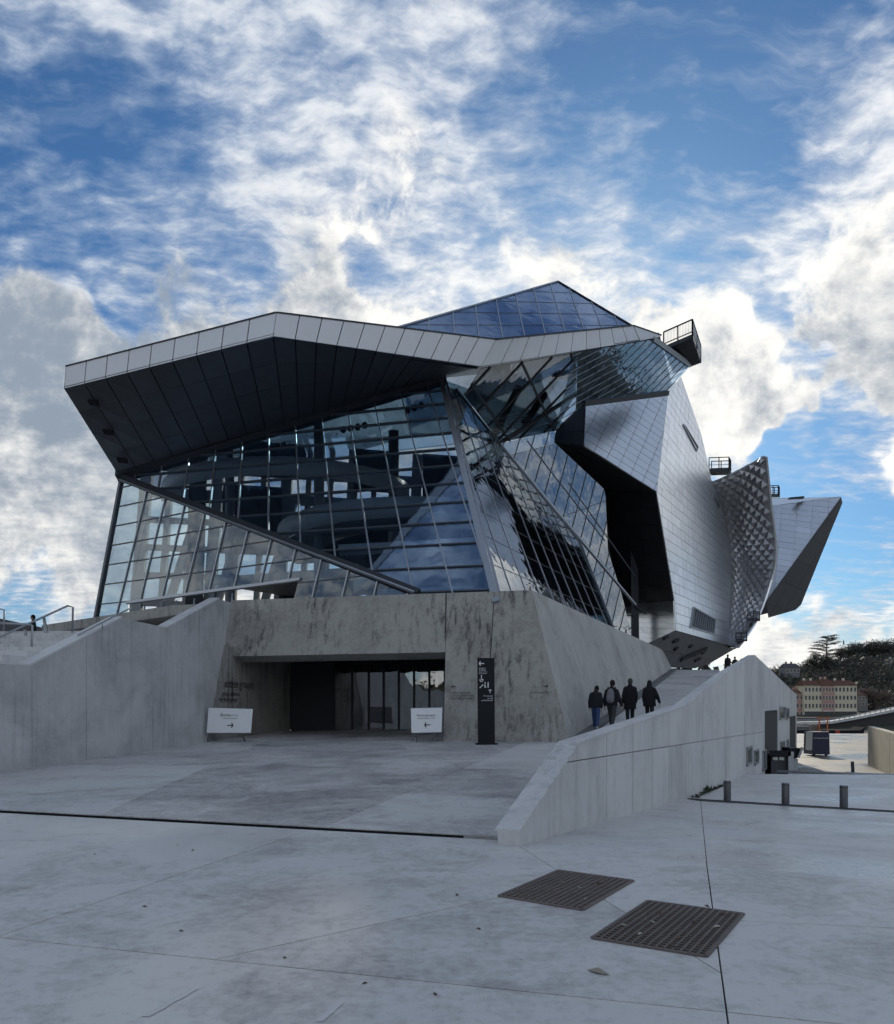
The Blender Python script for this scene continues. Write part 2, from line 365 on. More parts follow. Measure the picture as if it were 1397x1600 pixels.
M['glass_door'] = glass('door_glass', (0.55, 0.58, 0.60), 0.22, (0.95, 0.96, 0.97), 0.02)
# ------------------------------------------------------------------ ground
def gpt(x, y, z=0.0):                         # point at height z seen at photo pixel (x, y)
    d = FL * (EYE - z) / (y - HY); return V(((x - CX) * d / FL, d, z))
def split_line(polys, p, q, gap, test=None):
    """cut 2-D polygons by the infinite line p-q, leaving a gap"""
    a, b = -(q[1] - p[1]), (q[0] - p[0]); ln = math.hypot(a, b); a /= ln; b /= ln; c = a * p[0] + b * p[1]; out = []
    for po in polys:
        cen = (sum(v[0] for v in po) / len(po), sum(v[1] for v in po) / len(po))
        if test and not test(cen): out.append(po); continue
        l = dedupe(clip(po, a, b, c - gap / 2)); r = dedupe(clip(po, -a, -b, -c - gap / 2))
        for s_ in (l, r):
            if len(s_) >= 3 and area2(s_) > 0.02: out.append(s_)
    return out
G2 = lambda x, y: (gpt(x, y).x, gpt(x, y).y)
def side(p, q): return lambda c: (q[0] - p[0]) * (c[1] - p[1]) - (q[1] - p[1]) * (c[0] - p[0])
dr0, dr1 = gpt(0, 1270), gpt(786, 1313)       # drain along the foot of the forecourt
tip = gpt(811, 1322)                          # front end of the ramp wall
PAR_K = 0.5016                                # the ramp wall runs (0.5016, 1)
def par(d): return tip.x + PAR_K * (d - tip.y)
dd = (dr0 - dr1).normalized()
drL = dr1 + dd * 46
apR = gpt(1397, 1378); ad = (apR - tip).normalized(); apF = tip + ad * 40
plaza = mesh('plaza', [(-45, -70, -0.035), (70, -70, -0.035), (apF.x, apF.y, -0.035), (tip.x, tip.y, -0.035), (dr1.x, dr1.y, -0.035), (drL.x, drL.y, -0.035)], [[0, 1, 2, 3, 4, 5]], M['joint'])
tag(plaza, 'large pale concrete plaza with thin joints in the foreground', 'plaza', kind='structure')
base = [(-45, -70), (70, -70), (apF.x, apF.y), (tip.x, tip.y), (dr1.x - 0.02, dr1.y), (drL.x, drL.y)]
polys = [base]
la = (G2(0, 1465), G2(740, 1541)); lb = (G2(1107, 1370), G2(1138, 1600)); lf = (G2(811, 1322), G2(873, 1361))
polys = split_line(polys, *la, 0.015)
polys = split_line(polys, *lb, 0.010)
up = side(*la); rt = side(*lb)
s_up = 1 if up((0.5, 7.5)) > 0 else -1; s_lf = 1 if side(*lf)((-3, 6)) > 0 else -1; s_rt = 1 if rt((5, 6)) > 0 else -1
left_up = lambda c: up(c) * s_up > 0 and rt(c) * s_rt < 0
polys = split_line(polys, *lf, 0.011, left_up)
lu2 = lambda c: left_up(c) and side(*lf)(c) * s_lf > 0
ld = (G2(465, 1303), G2(0, 1462)); le = (G2(345, 1497), G2(780, 1402)); lg = (G2(980, 1430), G2(1397, 1450))
polys = split_line(polys, *ld, 0.013, lu2)
sd_ = 1 if side(*ld)((0, 6)) > 0 else -1
polys = split_line(polys, *le, 0.013, lambda c: lu2(c) and side(*ld)(c) * sd_ > 0)
polys = split_line(polys, *lg, 0.011, lambda c: up(c) * s_up > 0 and rt(c) * s_rt > 0)
for k in range(1, 5):                          # bays behind the viewer
    off = V((la[1][0] - la[0][0], la[1][1] - la[0][1])).orthogonal().normalized() * (4.5 * k)
    if off.y > 0: off = -off
    polys = split_line(polys, (la[0][0] + off.x, la[0][1] + off.y - 4), (la[1][0] + off.x, la[1][1] + off.y - 4), 0.012, lambda c: up(c) * s_up < 0)
for po in polys:
    MB().prism([(x, y, 0.0) for x, y in po], (0, 0, -0.06)).build('slab', M['plaza'], plaza)
# forecourt rising to the group entrance
fore_pl = Plane(dr0, dr1, P(890, 1160, 25.5))
def fz(x, y): n = fore_pl.n; o = fore_pl.o; return o.z - (n.x * (x - o.x) + n.y * (y - o.y)) / n.z
CB = P(890, 1160, 25.5); CT = P(831, 922, 27.0)
wl0, wl1 = fore_pl.hit(0, 1207), fore_pl.hit(318, 1160)      # foot of the stair wall
wdir = (wl1 - wl0); wdir.z = 0; wdir.normalize()
nrm_d = V((-dd.y, dd.x, 0));  nrm_d = nrm_d if nrm_d.y > 0 else -nrm_d
gap_w = 0.26
f0 = dr1 + nrm_d * gap_w; f1 = drL + nrm_d * gap_w
ib = lambda d: (par(d) - 0.22, d)              # inner side of the ramp wall
back_l = (CB.x - 14, CB.y + 6.5)
fpoly = [(f0.x - 0.1, f0.y), ib(10.2), ib(26.2), (CB.x + 0.3, 26.2), (CB.x + 0.2, 33.0), (-14.0, 33.0), (-14.0, f1.y), (f1.x, f1.y)]
fpoly = [(f0.x - 0.1, f0.y), ib(10.4), ib(26.2), (5, 33.5), (-9.5, 33.5), (f0.x + dd.x * 12, f0.y + dd.y * 12)]
fore = mesh('forecourt', [(x, y, fz(x, y) - 0.035) for x, y in fpoly], [list(range(6))], M['joint'])
tag(fore, 'sloping concrete forecourt with blotchy slabs in front of the group entrance', 'forecourt', kind='structure')
F2 = lambda x, y: (fore_pl.hit(x, y).x, fore_pl.hit(x, y).y)
fp = split_line([fpoly], F2(504, 1293), F2(727, 1199), 0.012)
fp = split_line(fp, F2(346, 1224), F2(800, 1248), 0.012)
fp = split_line(fp, F2(441, 1198), F2(733, 1201), 0.012)
fp = split_line(fp, F2(150, 1276), F2(320, 1200), 0.008)
fp = split_line(fp, F2(300, 1175), F2(800, 1177), 0.010)
for po in fp:
    MB().prism([(x, y, fz(x, y)) for x, y in po], (0, 0, -0.06)).build('slab', M['fore'], fore)
# drain: slotted channel pieces set in the gap
drain = empty('drain_channel', dr1, 'dark slotted drain channel across the foot of the forecourt', 'drain')
ch = MB(); ch.prism([dr1 + V((0, 0, -0.12)), dr1 + nrm_d * gap_w + V((0, 0, -0.12)), drL + nrm_d * gap_w + V((0, 0, -0.12)), drL + V((0, 0, -0.12))], (0, 0, 0.02)); ch.build('channel_bed', M['black'], drain)
MB().prism([dr1 + nrm_d * (gap_w - 0.03) + V((0, 0, -0.13)), drL + nrm_d * (gap_w - 0.03) + V((0, 0, -0.13)), drL + nrm_d * (gap_w - 0.03) + V((0, 0, -0.008)), dr1 + nrm_d * (gap_w - 0.03) + V((0, 0, -0.008))], nrm_d * 0.025).build('channel_side', M['black'], drain)
for k in range(16):
    a = dr1 + dd * (k * 1.0 + 0.35); b = a + dd * 0.985; mb = MB()
    for r0 in (0.04, 0.09, 0.14, 0.19, 0.23):
        mb.bar(a + nrm_d * r0 + V((0, 0, -0.075)), b + nrm_d * r0 + V((0, 0, -0.075)), 0.012, 0.03)
    for q in range(5):
        c_ = a + dd * (0.02 + q * 0.235); mb.bar(c_ + nrm_d * 0.01 + V((0, 0, -0.05)), c_ + nrm_d * 0.15 + V((0, 0, -0.05)), 0.01, 0.02)
    mb.build('drain_grating', M['black'], drain)
# apron falling to the service yard, right of the ramp wall
z_b = -0.55; bo0, bo1 = gpt(1078, 1246, z_b), gpt(1397, 1265, z_b)
bd = (bo1 - bo0).normalized(); boR = bo0 + bd * 30; boL = bo0 - bd * 0.6
apron = mesh('apron', [tip + V((-0.1, 0, -0.035)), apF + V((0, 0, -0.035)), boR + V((0, 0, -0.035)), boL + V((0, 0, -0.035))], [[0, 1, 2], [0, 2, 3]], M['joint'])
tag(apron, 'concrete apron sloping down beside the ramp wall', 'apron', kind='structure')
lbk = gpt(1095, 1252, z_b)
_a, _b = V((lb[0][0], lb[0][1])), V((lb[1][0], lb[1][1])); _d = _b - _a; _e = V((ad.x, ad.y)); _w = V((tip.x, tip.y)) - _a
tt = (_w.x * _d.y - _w.y * _d.x) / -(_e.x * _d.y - _e.y * _d.x); onedge = tip + ad * tt
for po in ([tip + V((0.0, 0, 0)), onedge - ad * 0.004, lbk - bd * 0.005, boL], [onedge + ad * 0.004, apF, boR, lbk + bd * 0.005]):
    mb = MB(); mb.add([p for p in po] + [p + V((0, 0, -0.06)) for p in po], [[0, 1, 2], [0, 2, 3], [4, 6, 5], [4, 7, 6], [0, 4, 5, 1], [1, 5, 6, 2], [2, 6, 7, 3], [3, 7, 4, 0]]); mb.build('slab', M['apron'], apron)
# lower roadway behind the bollards, then the yard
cr0 = V((par(27.5) - 0.3, 29.0, -0.93)); cr1 = V((45, 27.0, -0.93))
road = mesh('roadway', [boL + bd * 0.4 + V((-0.3, 0.03, -0.05)), boR + V((0, 0.03, -0.05)), cr1, cr0, cr0 + V((9, 17, -1.7)), cr1 + V((10, 17, -1.7))], [[0, 1, 2, 3], [3, 2, 5, 4]], M['apron'])
tag(road, 'short concrete roadway behind the bollards', 'roadway', kind='structure')
mb = MB(); mb.prism([boL + V((0, -0.0, -0.06)), boR + V((0, 0, -0.06)), boR + V((0, 0.06, -0.06)), boL + V((0, 0.06, -0.06))], (0, 0, 0.035)); tag(mb.build('kerb_strip', M['joint']), 'dark joint strip along the row of bollards', 'strip', kind='structure')
M['yard'] = concrete('yard_wet_concrete', (0.15, 0.147, 0.135), (0.045, 0.045, 0.044), 0.9, 0, 0.6, 0.22, 0.6, 0, 0.6)
yard = mesh('service_yard', [(14, 42, -2.62), (70, 40, -2.62), (75, 112, -2.62), (25, 112, -2.62), (18, 60, -2.62)], [[0, 1, 2, 3, 4]], M['yard'])
tag(yard, 'wet concrete service yard beyond the roadway', 'yard', kind='structure')
qw = MB(); qw.prism([(20, 112, -2.63), (90, 112, -2.63), (90, 114, -2.63), (20, 114, -2.63)], (0, 0, -8)); tag(qw.build('quay_edge', M['wall']), 'concrete quay edge beyond the yard', 'quay', kind='structure')
M['water'] = plain('river_water', (0.03, 0.04, 0.045), 0.12, 0, 0.5, 0, 0.5, 0.6)
riv = mesh('river', [(-3000, -3000, -9.0), (3000, -3000, -9.0), (3000, 3000, -9.0), (-3000, 3000, -9.0)], [[0, 1, 2, 3]], M['water'])
tag(riv, 'dark river between the yard and the far bank', 'river', kind='structure')
M['soil'] = plain('hill_soil', (0.045, 0.05, 0.035), 0.9, 0, 0.2, 0.25, 0.8, 0.3)
land = mesh('ground', [(-400, -300, -0.4), (150, -300, -0.4), (150, -40, -0.4), (72, -40, -0.4), (60, 8, -0.75), (-20, 8, -0.75), (-20, 130, -1.2), (-400, 130, -1.2)], [[0, 1, 2, 3, 4, 5, 6, 7]], M['soil'])
tag(land, 'ground under and behind the plaza', 'ground', kind='structure')
# ------------------------------------------------------------------ concrete plinth with the group entrance
plinth = empty('concrete_plinth', CB, 'battered concrete plinth with the dark group entrance under the glass hall', 'plinth')
PF = Plane(CB, CT, P(362, 938, 29.6))
fdir = (P(362, 938, 29.6) - CT); fdir.z = 0; fdir.normalize()     # along the front, leftwards
inn = -PF.n
def pf(poly, name, mat, depth, parent, lift=0.0):
    pts = [PF.hit(x, y) + PF.n * lift for x, y in poly]; return MB().prism(pts, inn * depth).build(name, mat, parent)
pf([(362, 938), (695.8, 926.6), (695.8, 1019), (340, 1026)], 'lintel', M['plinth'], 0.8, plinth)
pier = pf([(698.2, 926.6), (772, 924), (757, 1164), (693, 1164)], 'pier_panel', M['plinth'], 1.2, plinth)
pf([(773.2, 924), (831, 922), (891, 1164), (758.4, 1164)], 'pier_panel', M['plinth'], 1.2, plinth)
pf([(330, 1040), (890, 1040), (890, 932), (330, 942)], 'backing', M['joint'], 0.1, plinth, -0.9) if False else None
for (x, y) in [(418, 955), (468, 953), (520, 952), (573, 950), (626, 948), (681, 947), (401, 1010), (453, 1009), (506, 1008), (560, 1006), (614, 1005), (671, 1003), (795, 940), (729, 1002), (788, 1001), (719, 1073), (780, 1072), (842, 1072), (714, 1109), (776, 1109), (839, 1110), (709, 1148), (836, 1149)]:
    c = PF.hit(x, y); mb = MB(); u = fdir * 0.028; w = PF.n.cross(fdir) * 0.028
    mb.prism([c + PF.n * 0.004 + u * math.cos(a) + w * math.sin(a) for a in [k * math.pi / 4 for k in range(8)]], -PF.n * 0.02); mb.build('tie_cap', M['galv'], plinth)
# battered side wall along the ramp
sw = [CT, P(1035, 1015, 56.5), P(1043, 1034, 57.5), P(1052, 1047, 57.8), CB + V((0, 0, -0.25))]
PS = Plane(CT, P(1035, 1015, 56.5), CB)
top0, top1 = CT.copy(), PS.hit(1035, 1015); bot0, bot1 = CB + (CB - CT) * 0.04, PS.hit(1051, 1047)
cuts = [0, 0.13, 0.27, 0.42, 0.58, 0.78, 1.0]
for k in range(6):
    g = 0.0004
    a, b = cuts[k] + g, cuts[k + 1] - g
    q = [top0.lerp(top1, a), top0.lerp(top1, b), bot0.lerp(bot1, b), bot0.lerp(bot1, a)]
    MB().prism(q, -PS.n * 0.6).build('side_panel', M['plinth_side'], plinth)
e1 = PS.hit(1035, 1015); e2 = PS.hit(1052, 1047); e3 = PS.hit(1044, 1036) + V((0.3, 0.6, 0))
MB().prism([e1, e3, e2 + V((0.35, 1.2, -0.3)), e2 + V((0, 0, -0.3)), bot1], -PS.n * 0.6).build('end_panel', M['plinth_side'], plinth) if False else None
tz = CT.z - 0.06
tp = [CT + V((-0.25, 0.3, 0)), top1 + V((-0.4, 0.2, 0)), V((-4, 62, 0)), V((-26, 52, 0)), V((-19.5, 38.5, 0)), P(362, 938, 29.6) + V((-2.5, 1.0, 0))]
MB().prism([V((p.x, p.y, tz)) for p in tp], (0, 0, -0.4)).build('terrace_deck', M['plinth'], plinth)
# recess of the entrance
jr, jl = PF.hit(695, 1160), PF.hit(340, 1155)
dz = PF.hit(500, 1022).z
nb = V((inn.x, inn.y, 0)).normalized()
rec = 6.5
mb = MB(); A, B = jr + nb * 1.0, jr + nb * rec
mb.prism([A + V((0.02, 0, -0.6)), B + V((0.02, 0, -0.6)), B + V((0.02, 0, 3.2)), A + V((0.02, 0, 3.2))], (0.3, 0, 0)); mb.build('recess_wall', M['plinth'], plinth)
lw0 = wl1 + V((0.05, 0.4, -0.4)); lw1 = jl + nb * rec + fdir * 0.2
rl = MB().prism([V((lw0.x, lw0.y, -0.2)), V((lw1.x, lw1.y, -0.2)), V((lw1.x, lw1.y, dz + 0.3)), V((lw0.x, lw0.y, dz + 0.3))], fdir * 0.4).build('recess_wall', M['plinth'], plinth)
lw = (lw0, lw1)
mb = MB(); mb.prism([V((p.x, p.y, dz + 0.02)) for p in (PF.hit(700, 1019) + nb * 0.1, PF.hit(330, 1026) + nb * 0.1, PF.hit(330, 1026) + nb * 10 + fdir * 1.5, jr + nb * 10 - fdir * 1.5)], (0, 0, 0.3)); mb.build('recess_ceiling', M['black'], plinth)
# back wall of the recess: dark wall left, framed glass doors right
bw0, bw1 = jr + nb * rec, jl + nb * rec
zf = fz(bw0.x, bw0.y) - 0.1
def bwp(t, z): p = bw0.lerp(bw1, t); return V((p.x, p.y, z))
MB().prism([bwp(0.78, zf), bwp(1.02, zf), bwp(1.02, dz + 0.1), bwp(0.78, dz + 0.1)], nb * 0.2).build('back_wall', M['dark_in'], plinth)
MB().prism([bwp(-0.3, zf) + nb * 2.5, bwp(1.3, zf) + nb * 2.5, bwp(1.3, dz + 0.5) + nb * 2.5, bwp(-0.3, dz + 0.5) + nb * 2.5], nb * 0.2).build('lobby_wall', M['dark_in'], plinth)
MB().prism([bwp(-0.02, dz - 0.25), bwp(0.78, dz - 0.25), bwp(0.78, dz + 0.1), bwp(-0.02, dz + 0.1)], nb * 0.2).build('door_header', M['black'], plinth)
xs = [0.0, 0.10, 0.17, 0.19, 0.27, 0.35, 0.43, 0.51, 0.59, 0.68, 0.78]
for sg in (-0.02, 0.78): MB().prism([bwp(sg, zf), bwp(sg, zf) + nb * 2.6, bwp(sg, dz + .1) + nb * 2.6, bwp(sg, dz + .1)], fdir * 0.1).build('lobby_wall', M['dark_in'], plinth)
for i in range(len(xs) - 1):
    a, b = xs[i], xs[i + 1]
    MB().prism([bwp(a + 0.006, zf + 0.05), bwp(b - 0.006, zf + 0.05), bwp(b - 0.006, dz - 0.27), bwp(a + 0.006, dz - 0.27)], nb * 0.02).build('door_pane', M['glass_door'], plinth)
for a in xs:
    MB().bar(bwp(a, zf) - nb * 0.02, bwp(a, dz - 0.25) - nb * 0.02, 0.07, 0.09, nb).build('door_frame', M['steel'], plinth)
# ------------------------------------------------------------------ ramp beside the plinth
rl0, rl1 = CB + V((0.0, 0, 0.0)), PS.hit(1050, 1046.5)
rz1 = rl1.z
ramp_pts = [V((rl0.x - 0.1, 25.3, fz(rl0.x, 25.3) + 0.004)), V((par(25.3) - 0.22, 25.3, fz(par(25.3), 25.3) + 0.004)), V((par(31.5) - 0.25, 31.5, 0.38 + (31.5 - 25.3) / 31.2 * (rz1 - 0.38))),
            V((19.8, rl1.y, rz1)), V((rl1.x - 0.2, rl1.y, rz1))]
crest = [V((28.0, 82, rz1)), V((14, 82, rz1))]
vs = ramp_pts + crest; 
ramp = mesh('ramp', vs + [v + V((0, 0, -0.5)) for v in vs], [[0, 1, 4], [1, 2, 3], [1, 3, 4], [4, 3, 5, 6], [1, 8, 9, 2], [2, 9, 10, 3], [3, 10, 12, 5]], M['fore'])
tag(ramp, 'concrete ramp rising beside the battered plinth', 'ramp', kind='structure')
mb = MB(); cs = PS.n.copy(); cs.z = 0; cs.normalize()
mb.prism([rl0 + cs * 0.02 + V((0, 0, 0.01)), rl0 + cs * 0.42 + V((0, 0, 0.01)), rl1 + cs * 0.42 + V((0, 0, 0.01)), rl1 + cs * 0.02 + V((0, 0, 0.01))], (0, 0, 0.10)); 
M['kerb'] = concrete('kerb_concrete', (0.14, 0.145, 0.15), (0.07, 0.075, 0.08), 0.5, 0, 0.8, None)
tag(mb.build('kerb', M['kerb']), 'dark low kerb along the foot of the plinth on the ramp', 'kerb', kind='structure')
# ramp wall: panels hung on a core, split by joints and a long groove
pn = V((1, -PAR_K, 0)).normalized()            # outer normal
def wp(d, z, h=0.0): return V((par(d), d, z)) + pn * h
prof = [(tip.y, 0.15), (11.0, 1.05), (17.8, 1.51), (24.4, 2.56), (31.8, 3.55), (55.6, 2.36), (57.6, 2.3)]
def ptop(d):
    for (a, za), (b, zb) in zip(prof, prof[1:]):
        if a <= d <= b: return za + (zb - za) * (d - a) / (b - a)
    return prof[-1][1]
def gz(d): return 0.83 + (d - 10.66) / (35.6 - 10.66) * (0.375 - 0.83)
def groundz(d): return -0.25 if d < 12 else -3.0
rw = empty('ramp_wall', tip, 'long pale concrete wall carrying the ramp, peaked like a gable', 'wall')
core = [wp(tip.y + 0.05, -0.3)] + [wp(d, z - 0.05) for d, z in prof] + [wp(57.6, -3.2), wp(14, -3.2)]
MB().prism([p - pn * 0.05 for p in core], -pn * 0.16).build('core', M['joint'], rw)
pd = lambda x: (PAR_K * tip.y - tip.x) / (PAR_K - (x - CX) / FL)
joints = [tip.y, pd(948), pd(988), pd(1020), pd(1046), pd(1067), pd(1100), pd(1135), pd(1163), pd(1195)]
def clipD(poly, a, b): return clip(clip(poly, -1, 0, -a), 1, 0, b)
face = [(tip.y, -0.3)] + prof + [(57.6, -3.2), (13.5, -3.2)]
g = 0.010
for k in range(len(joints) - 1):
    po = clipD(face, joints[k] + (g if k else 0), joints[k + 1] - g)
    m_, c_ = (0.375 - 0.83) / (35.6 - 10.66), 0.83 - 10.66 * (0.375 - 0.83) / (35.6 - 10.66)
    for hi in (0, 1):
        q = clip(po, -m_, 1, c_ - 0.007) if not hi else clip(po, m_, -1, -c_ - 0.007)
        q = dedupe(q)
        if len(q) >= 3 and area2(q) > 0.01: MB().prism([wp(d, z) for d, z in q], -pn * 0.26).build('wall_panel', M['wall'], rw)
# part with the loading doors
d1a, d1b, d2a, d2b = pd(1195), pd(1216), pd(1234), pd(1244)
def px_z(x, y): return EYE - (y - HY) / FL * pd(x)
dt1, dt2 = px_z(1195, 1111), px_z(1234, 1120)
for (a, b, lo, name) in [(d1a + g, d1b - g, dt1, 'wall_panel'), (d1b + g, d2a - g, -3.2, 'wall_panel'), (d2a + g, d2b - g, dt2, 'wall_panel'), (d2b + g, 57.6, -3.2, 'wall_panel')]:
    q = dedupe(clip(clipD(face, a, b), 0, -1, -lo)); MB().prism([wp(d, z) for d, z in q], -pn * 0.26).build(name, M['wall'], rw)
for a, b, t in ((d1a, d1b, dt1), (d2a, d2b, dt2)):
    MB().prism([wp(a, -3.1, -0.9), wp(b, -3.1, -0.9), wp(b, t + 0.3, -0.9), wp(a, t + 0.3, -0.9)], -pn * 0.05).build('loading_door', M['black'], rw)
    MB().prism([wp(b - 0.02, -3.1, -0.04), wp(b - 0.02, -3.1, -0.9), wp(b - 0.02, t, -0.9), wp(b - 0.02, t, -0.04)], (0, 0.1, 0)).build('door_jamb', M['wall'], rw)
def wall_window(x0, y0, x1, y1, frame=0.03, proud=0.015, mat='glass', name='window', x=None):
    a, b = pd(x0), pd(x1); z1, z0 = EYE - (y0 - HY) / FL * a, EYE - (y1 - HY) / FL * a
    mb = MB(); 
    for (p, q) in (((a, z0), (b, z0)), ((b, z0), (b, z1)), ((b, z1), (a, z1)), ((a, z1), (a, z0))):
        mb.bar(wp(*p, proud / 2), wp(*q, proud / 2), frame * 2, 0.12, pn, frame)
    f = mb.build(name, M['galv'], rw)
    MB().prism([wp(a, z0, 0.012), wp(b, z0, 0.012), wp(b, z1, 0.012), wp(a, z1, 0.012)], -pn * 0.004).build('pane', M['win_dark'], f)
    return f
M['win_dark'] = plain('dark_window_pane', (0.02, 0.028, 0.03), 0.12, 0, 0.5)
wall_window(1166, 1169, 1173, 1196); wall_window(1178, 1174, 1184, 1195); wall_window(1191, 1174, 1196, 1204)
wall_window(1217.5, 1105, 1226, 1124); wall_window(1227.5, 1107, 1232, 1124); wall_window(1219, 1160, 1221.5, 1172); wall_window(1222.5, 1159, 1225, 1171); wall_window(1229, 1157, 1231.5, 1169)
# coping over the sloping front end
cp = MB(); 
for (a, b) in ((0, 1), (1, 2)):
    (da, za), (db, zb) = prof[a], prof[b]
    cp.add([wp(da, za, 0.015), wp(db, zb, 0.015), wp(db, zb, -0.29), wp(da, za, -0.29), wp(da, za + 0.03, 0.015), wp(db, zb + 0.03, 0.015), wp(db, zb + 0.03, -0.29), wp(da, za + 0.03, -0.29)],
           [[3, 2, 1, 0], [4, 5, 6, 7], [0, 1, 5, 4], [2, 3, 7, 6], [3, 0, 4, 7], [1, 2, 6, 5]])
cp.build('coping', M['wall'], rw)
# ------------------------------------------------------------------ stair wall, stair, rails at the left
wn = V((wdir.y, -wdir.x, 0))                   # faces right
wd = lambda x: None
def lwp(d, z, h=0.0):
    t = (d - wl0.y) / wdir.y; p = wl0 + wdir * t; return V((p.x, d, z)) + wn * h
def l_d(x):                                     # depth on the stair wall at photo column x
    k = wdir.x / wdir.y; r = (x - CX) / FL; return (wl0.x - k * wl0.y) / (r - k)
def l_z(x, y): return EYE + (HY - y) / FL * l_d(x)
swall = empty('stair_wall', wl0, 'stepped pale concrete wall beside the entrance, with a coping', 'wall')
lp = [(9.0, l_z(0, 1040)), (l_d(48), l_z(48, 1040)), (l_d(190), l_z(190, 966)), (l_d(262), l_z(262, 981)), (l_d(343), l_z(343, 936)), (l_d(362), l_z(362, 942)), (l_d(318), -0.3), (9.0, -0.3)]
lj = [9.0, l_d(50), l_d(135), l_d(205), l_d(311), l_d(362)]
for a, b in zip(lj, lj[1:]):
    q = dedupe(clipD(lp, a + 0.008, b - 0.008)); MB().prism([lwp(d, z) for d, z in q], -wn * 0.35).build('wall_panel', M['stairwall'], swall)
for i in (1, 3):
    (da, za), (db, zb) = lp[i], lp[i + 1]; mb = MB()
    mb.add([lwp(da, za, 0.02), lwp(db, zb, 0.02), lwp(db, zb, -0.38), lwp(da, za, -0.38), lwp(da, za + 0.05, 0.02), lwp(db, zb + 0.05, 0.02), lwp(db, zb + 0.05, -0.38), lwp(da, za + 0.05, -0.38)],
           [[3, 2, 1, 0], [4, 5, 6, 7], [0, 1, 5, 4], [2, 3, 7, 6], [3, 0, 4, 7], [1, 2, 6, 5]]); mb.build('coping', M['wall'], swall)
stair = empty('outdoor_stair', lwp(l_d(48), 2.4, -4), 'wide pale concrete stair climbing behind the stair wall', 'stair')
s0, s1, z0_, z1_ = 17.2, 25.2, l_z(48, 1040) - 0.05, 3.86
n_st = 10
for k in range(n_st):
    a = s0 + (s1 - s0) * k / n_st; z = z0_ + (z1_ - z0_) * (k + 1) / n_st; b = a + (s1 - s0) / n_st if k < n_st - 1 else s1 + 14
    MB().prism([lwp(a, z - 1.5, -0.36), lwp(b, z - 1.5, -0.36), lwp(b, z - 1.5, -0.36) + V((-14, 1.2, 0)), lwp(a, z - 1.5, -0.36) + V((-14, 1.2, 0))], (0, 0, 1.5)).build('step', M['wall'], stair)
dk = MB(); dk.prism([P(-40, 958, 44), P(96, 987, 40), P(96, 996, 40), P(-40, 996, 44)], (0, 0.5, 0)); tag(dk.build('dark_parapet', M['clad_dark']), 'dark sloping parapet at the top of the stair', 'parapet')
r1 = MB(); r1.tube([P(-30, 1009, 22.5), P(0, 995, 22.9), P(106, 946.5, 24.6), P(114, 949, 24.7), P(113, 990, 24.7)], 0.032, 8)
hr = r1.build('handrail', M['galv'], None, True); tag(hr, 'long sloping steel handrail on the stair, with two blade posts', 'handrail')
for (x, y0, y1, d) in ((38, 984, 1020, 23.4), (68, 965, 1005, 24.0)):
    a, b = P(x, y0, d), P(x + 5, y1, d); MB().prism([a + V((-0.03, 0, 0)), a + V((0.03, 0, 0)), b + V((0.10, 0, 0)), b + V((-0.06, 0, 0))], (0, 0.05, 0)).build('blade_post', M['galv'], hr)
r2 = MB(); r2.tube([P(-20, 973, 20), P(42, 975.5, 20), P(50.5, 977, 20), P(49, 1034, 20)], 0.03, 8); tag(r2.build('end_rail', M['galv'], None, True), 'short steel rail with one post at the stair foot', 'rail')
r3 = MB(); r3.tube([P(-20, 950, 27), P(-3, 951, 27), P(7, 953, 27), P(5.5, 992, 27)], 0.03, 8); tag(r3.build('far_rail', M['galv'], None, True), 'steel rail end at the left picture edge', 'rail')
r4 = MB(); r4.tube([P(121, 1003, 20.4), P(122, 992, 20.4), P(190, 957, 21.6), P(205, 950, 22)], 0.022, 8); r4.tube([P(160, 983, 21), P(160, 972, 21)], 0.018, 6); tag(r4.build('wall_rail', M['galv'], None, True), 'thin handrail on the coping of the stair wall', 'handrail')
# ------------------------------------------------------------------ glass hall
A_ = P(770, 926, 27.6)
hall = empty('glass_hall', A_, 'faceted glass hall under a huge grey overhanging canopy on the concrete plinth', 'hall')
uF = V((-3.76, 1, 0)); vF = V((-0.22, 1, 1.01))
GF = Grid(A_, uF, vF)
def facade(G, pxpoly, su, sv, pu=0.0, pv=0.0, glassm='glass', mw=0.06, md=0.10, tw=0.05, td=0.08, mm='frame', tm='frame', parent=None, jitter=0.0, t=0.03, inset=0.03, uvpoly=None):
    parent = parent or hall
    poly = uvpoly or [G.px(*p) for p in pxpoly]
    us = steps(min(p[0] for p in poly), max(p[0] for p in poly), su, pu); vs_ = steps(min(p[1] for p in poly), max(p[1] for p in poly), sv, pv)
    for i, j, c in G.cells(poly, us, vs_, inset):
        MB().prism([G.at(a, b, 0.0) for a, b in c], -G.n * t).build('pane', M[glassm], parent)
    for u in us[1:-1]:
        for (a, b) in G.line(poly, fixed_u=u): MB().bar(G.at(u, a, 0.01), G.at(u, b, 0.01), mw, md, G.n).build('mullion', M[mm], parent)
    for v in vs_[1:-1]:
        for (a, b) in G.line(poly, fixed_v=v): MB().bar(G.at(a, v, -0.012), G.at(b, v, -0.012), tw, td, G.n).build('transom', M[tm], parent)
    return poly
D1 = GF.at(*GF.px(195, 748)); D2 = GF.at(*GF.px(652, 928)); T_ = GF.at(*GF.px(690, 593))
uM = abs(GF.px(535, 800)[0] - GF.px(481, 800)[0])
facade(GF, [(690, 593), (770, 932), (652, 928), (195, 748), (205, 741)], 1.42, 1.45, 0.0, 0.15, 'glass', 0.055, 0.12, 0.06, 0.12, 'frame_l', 'frame')
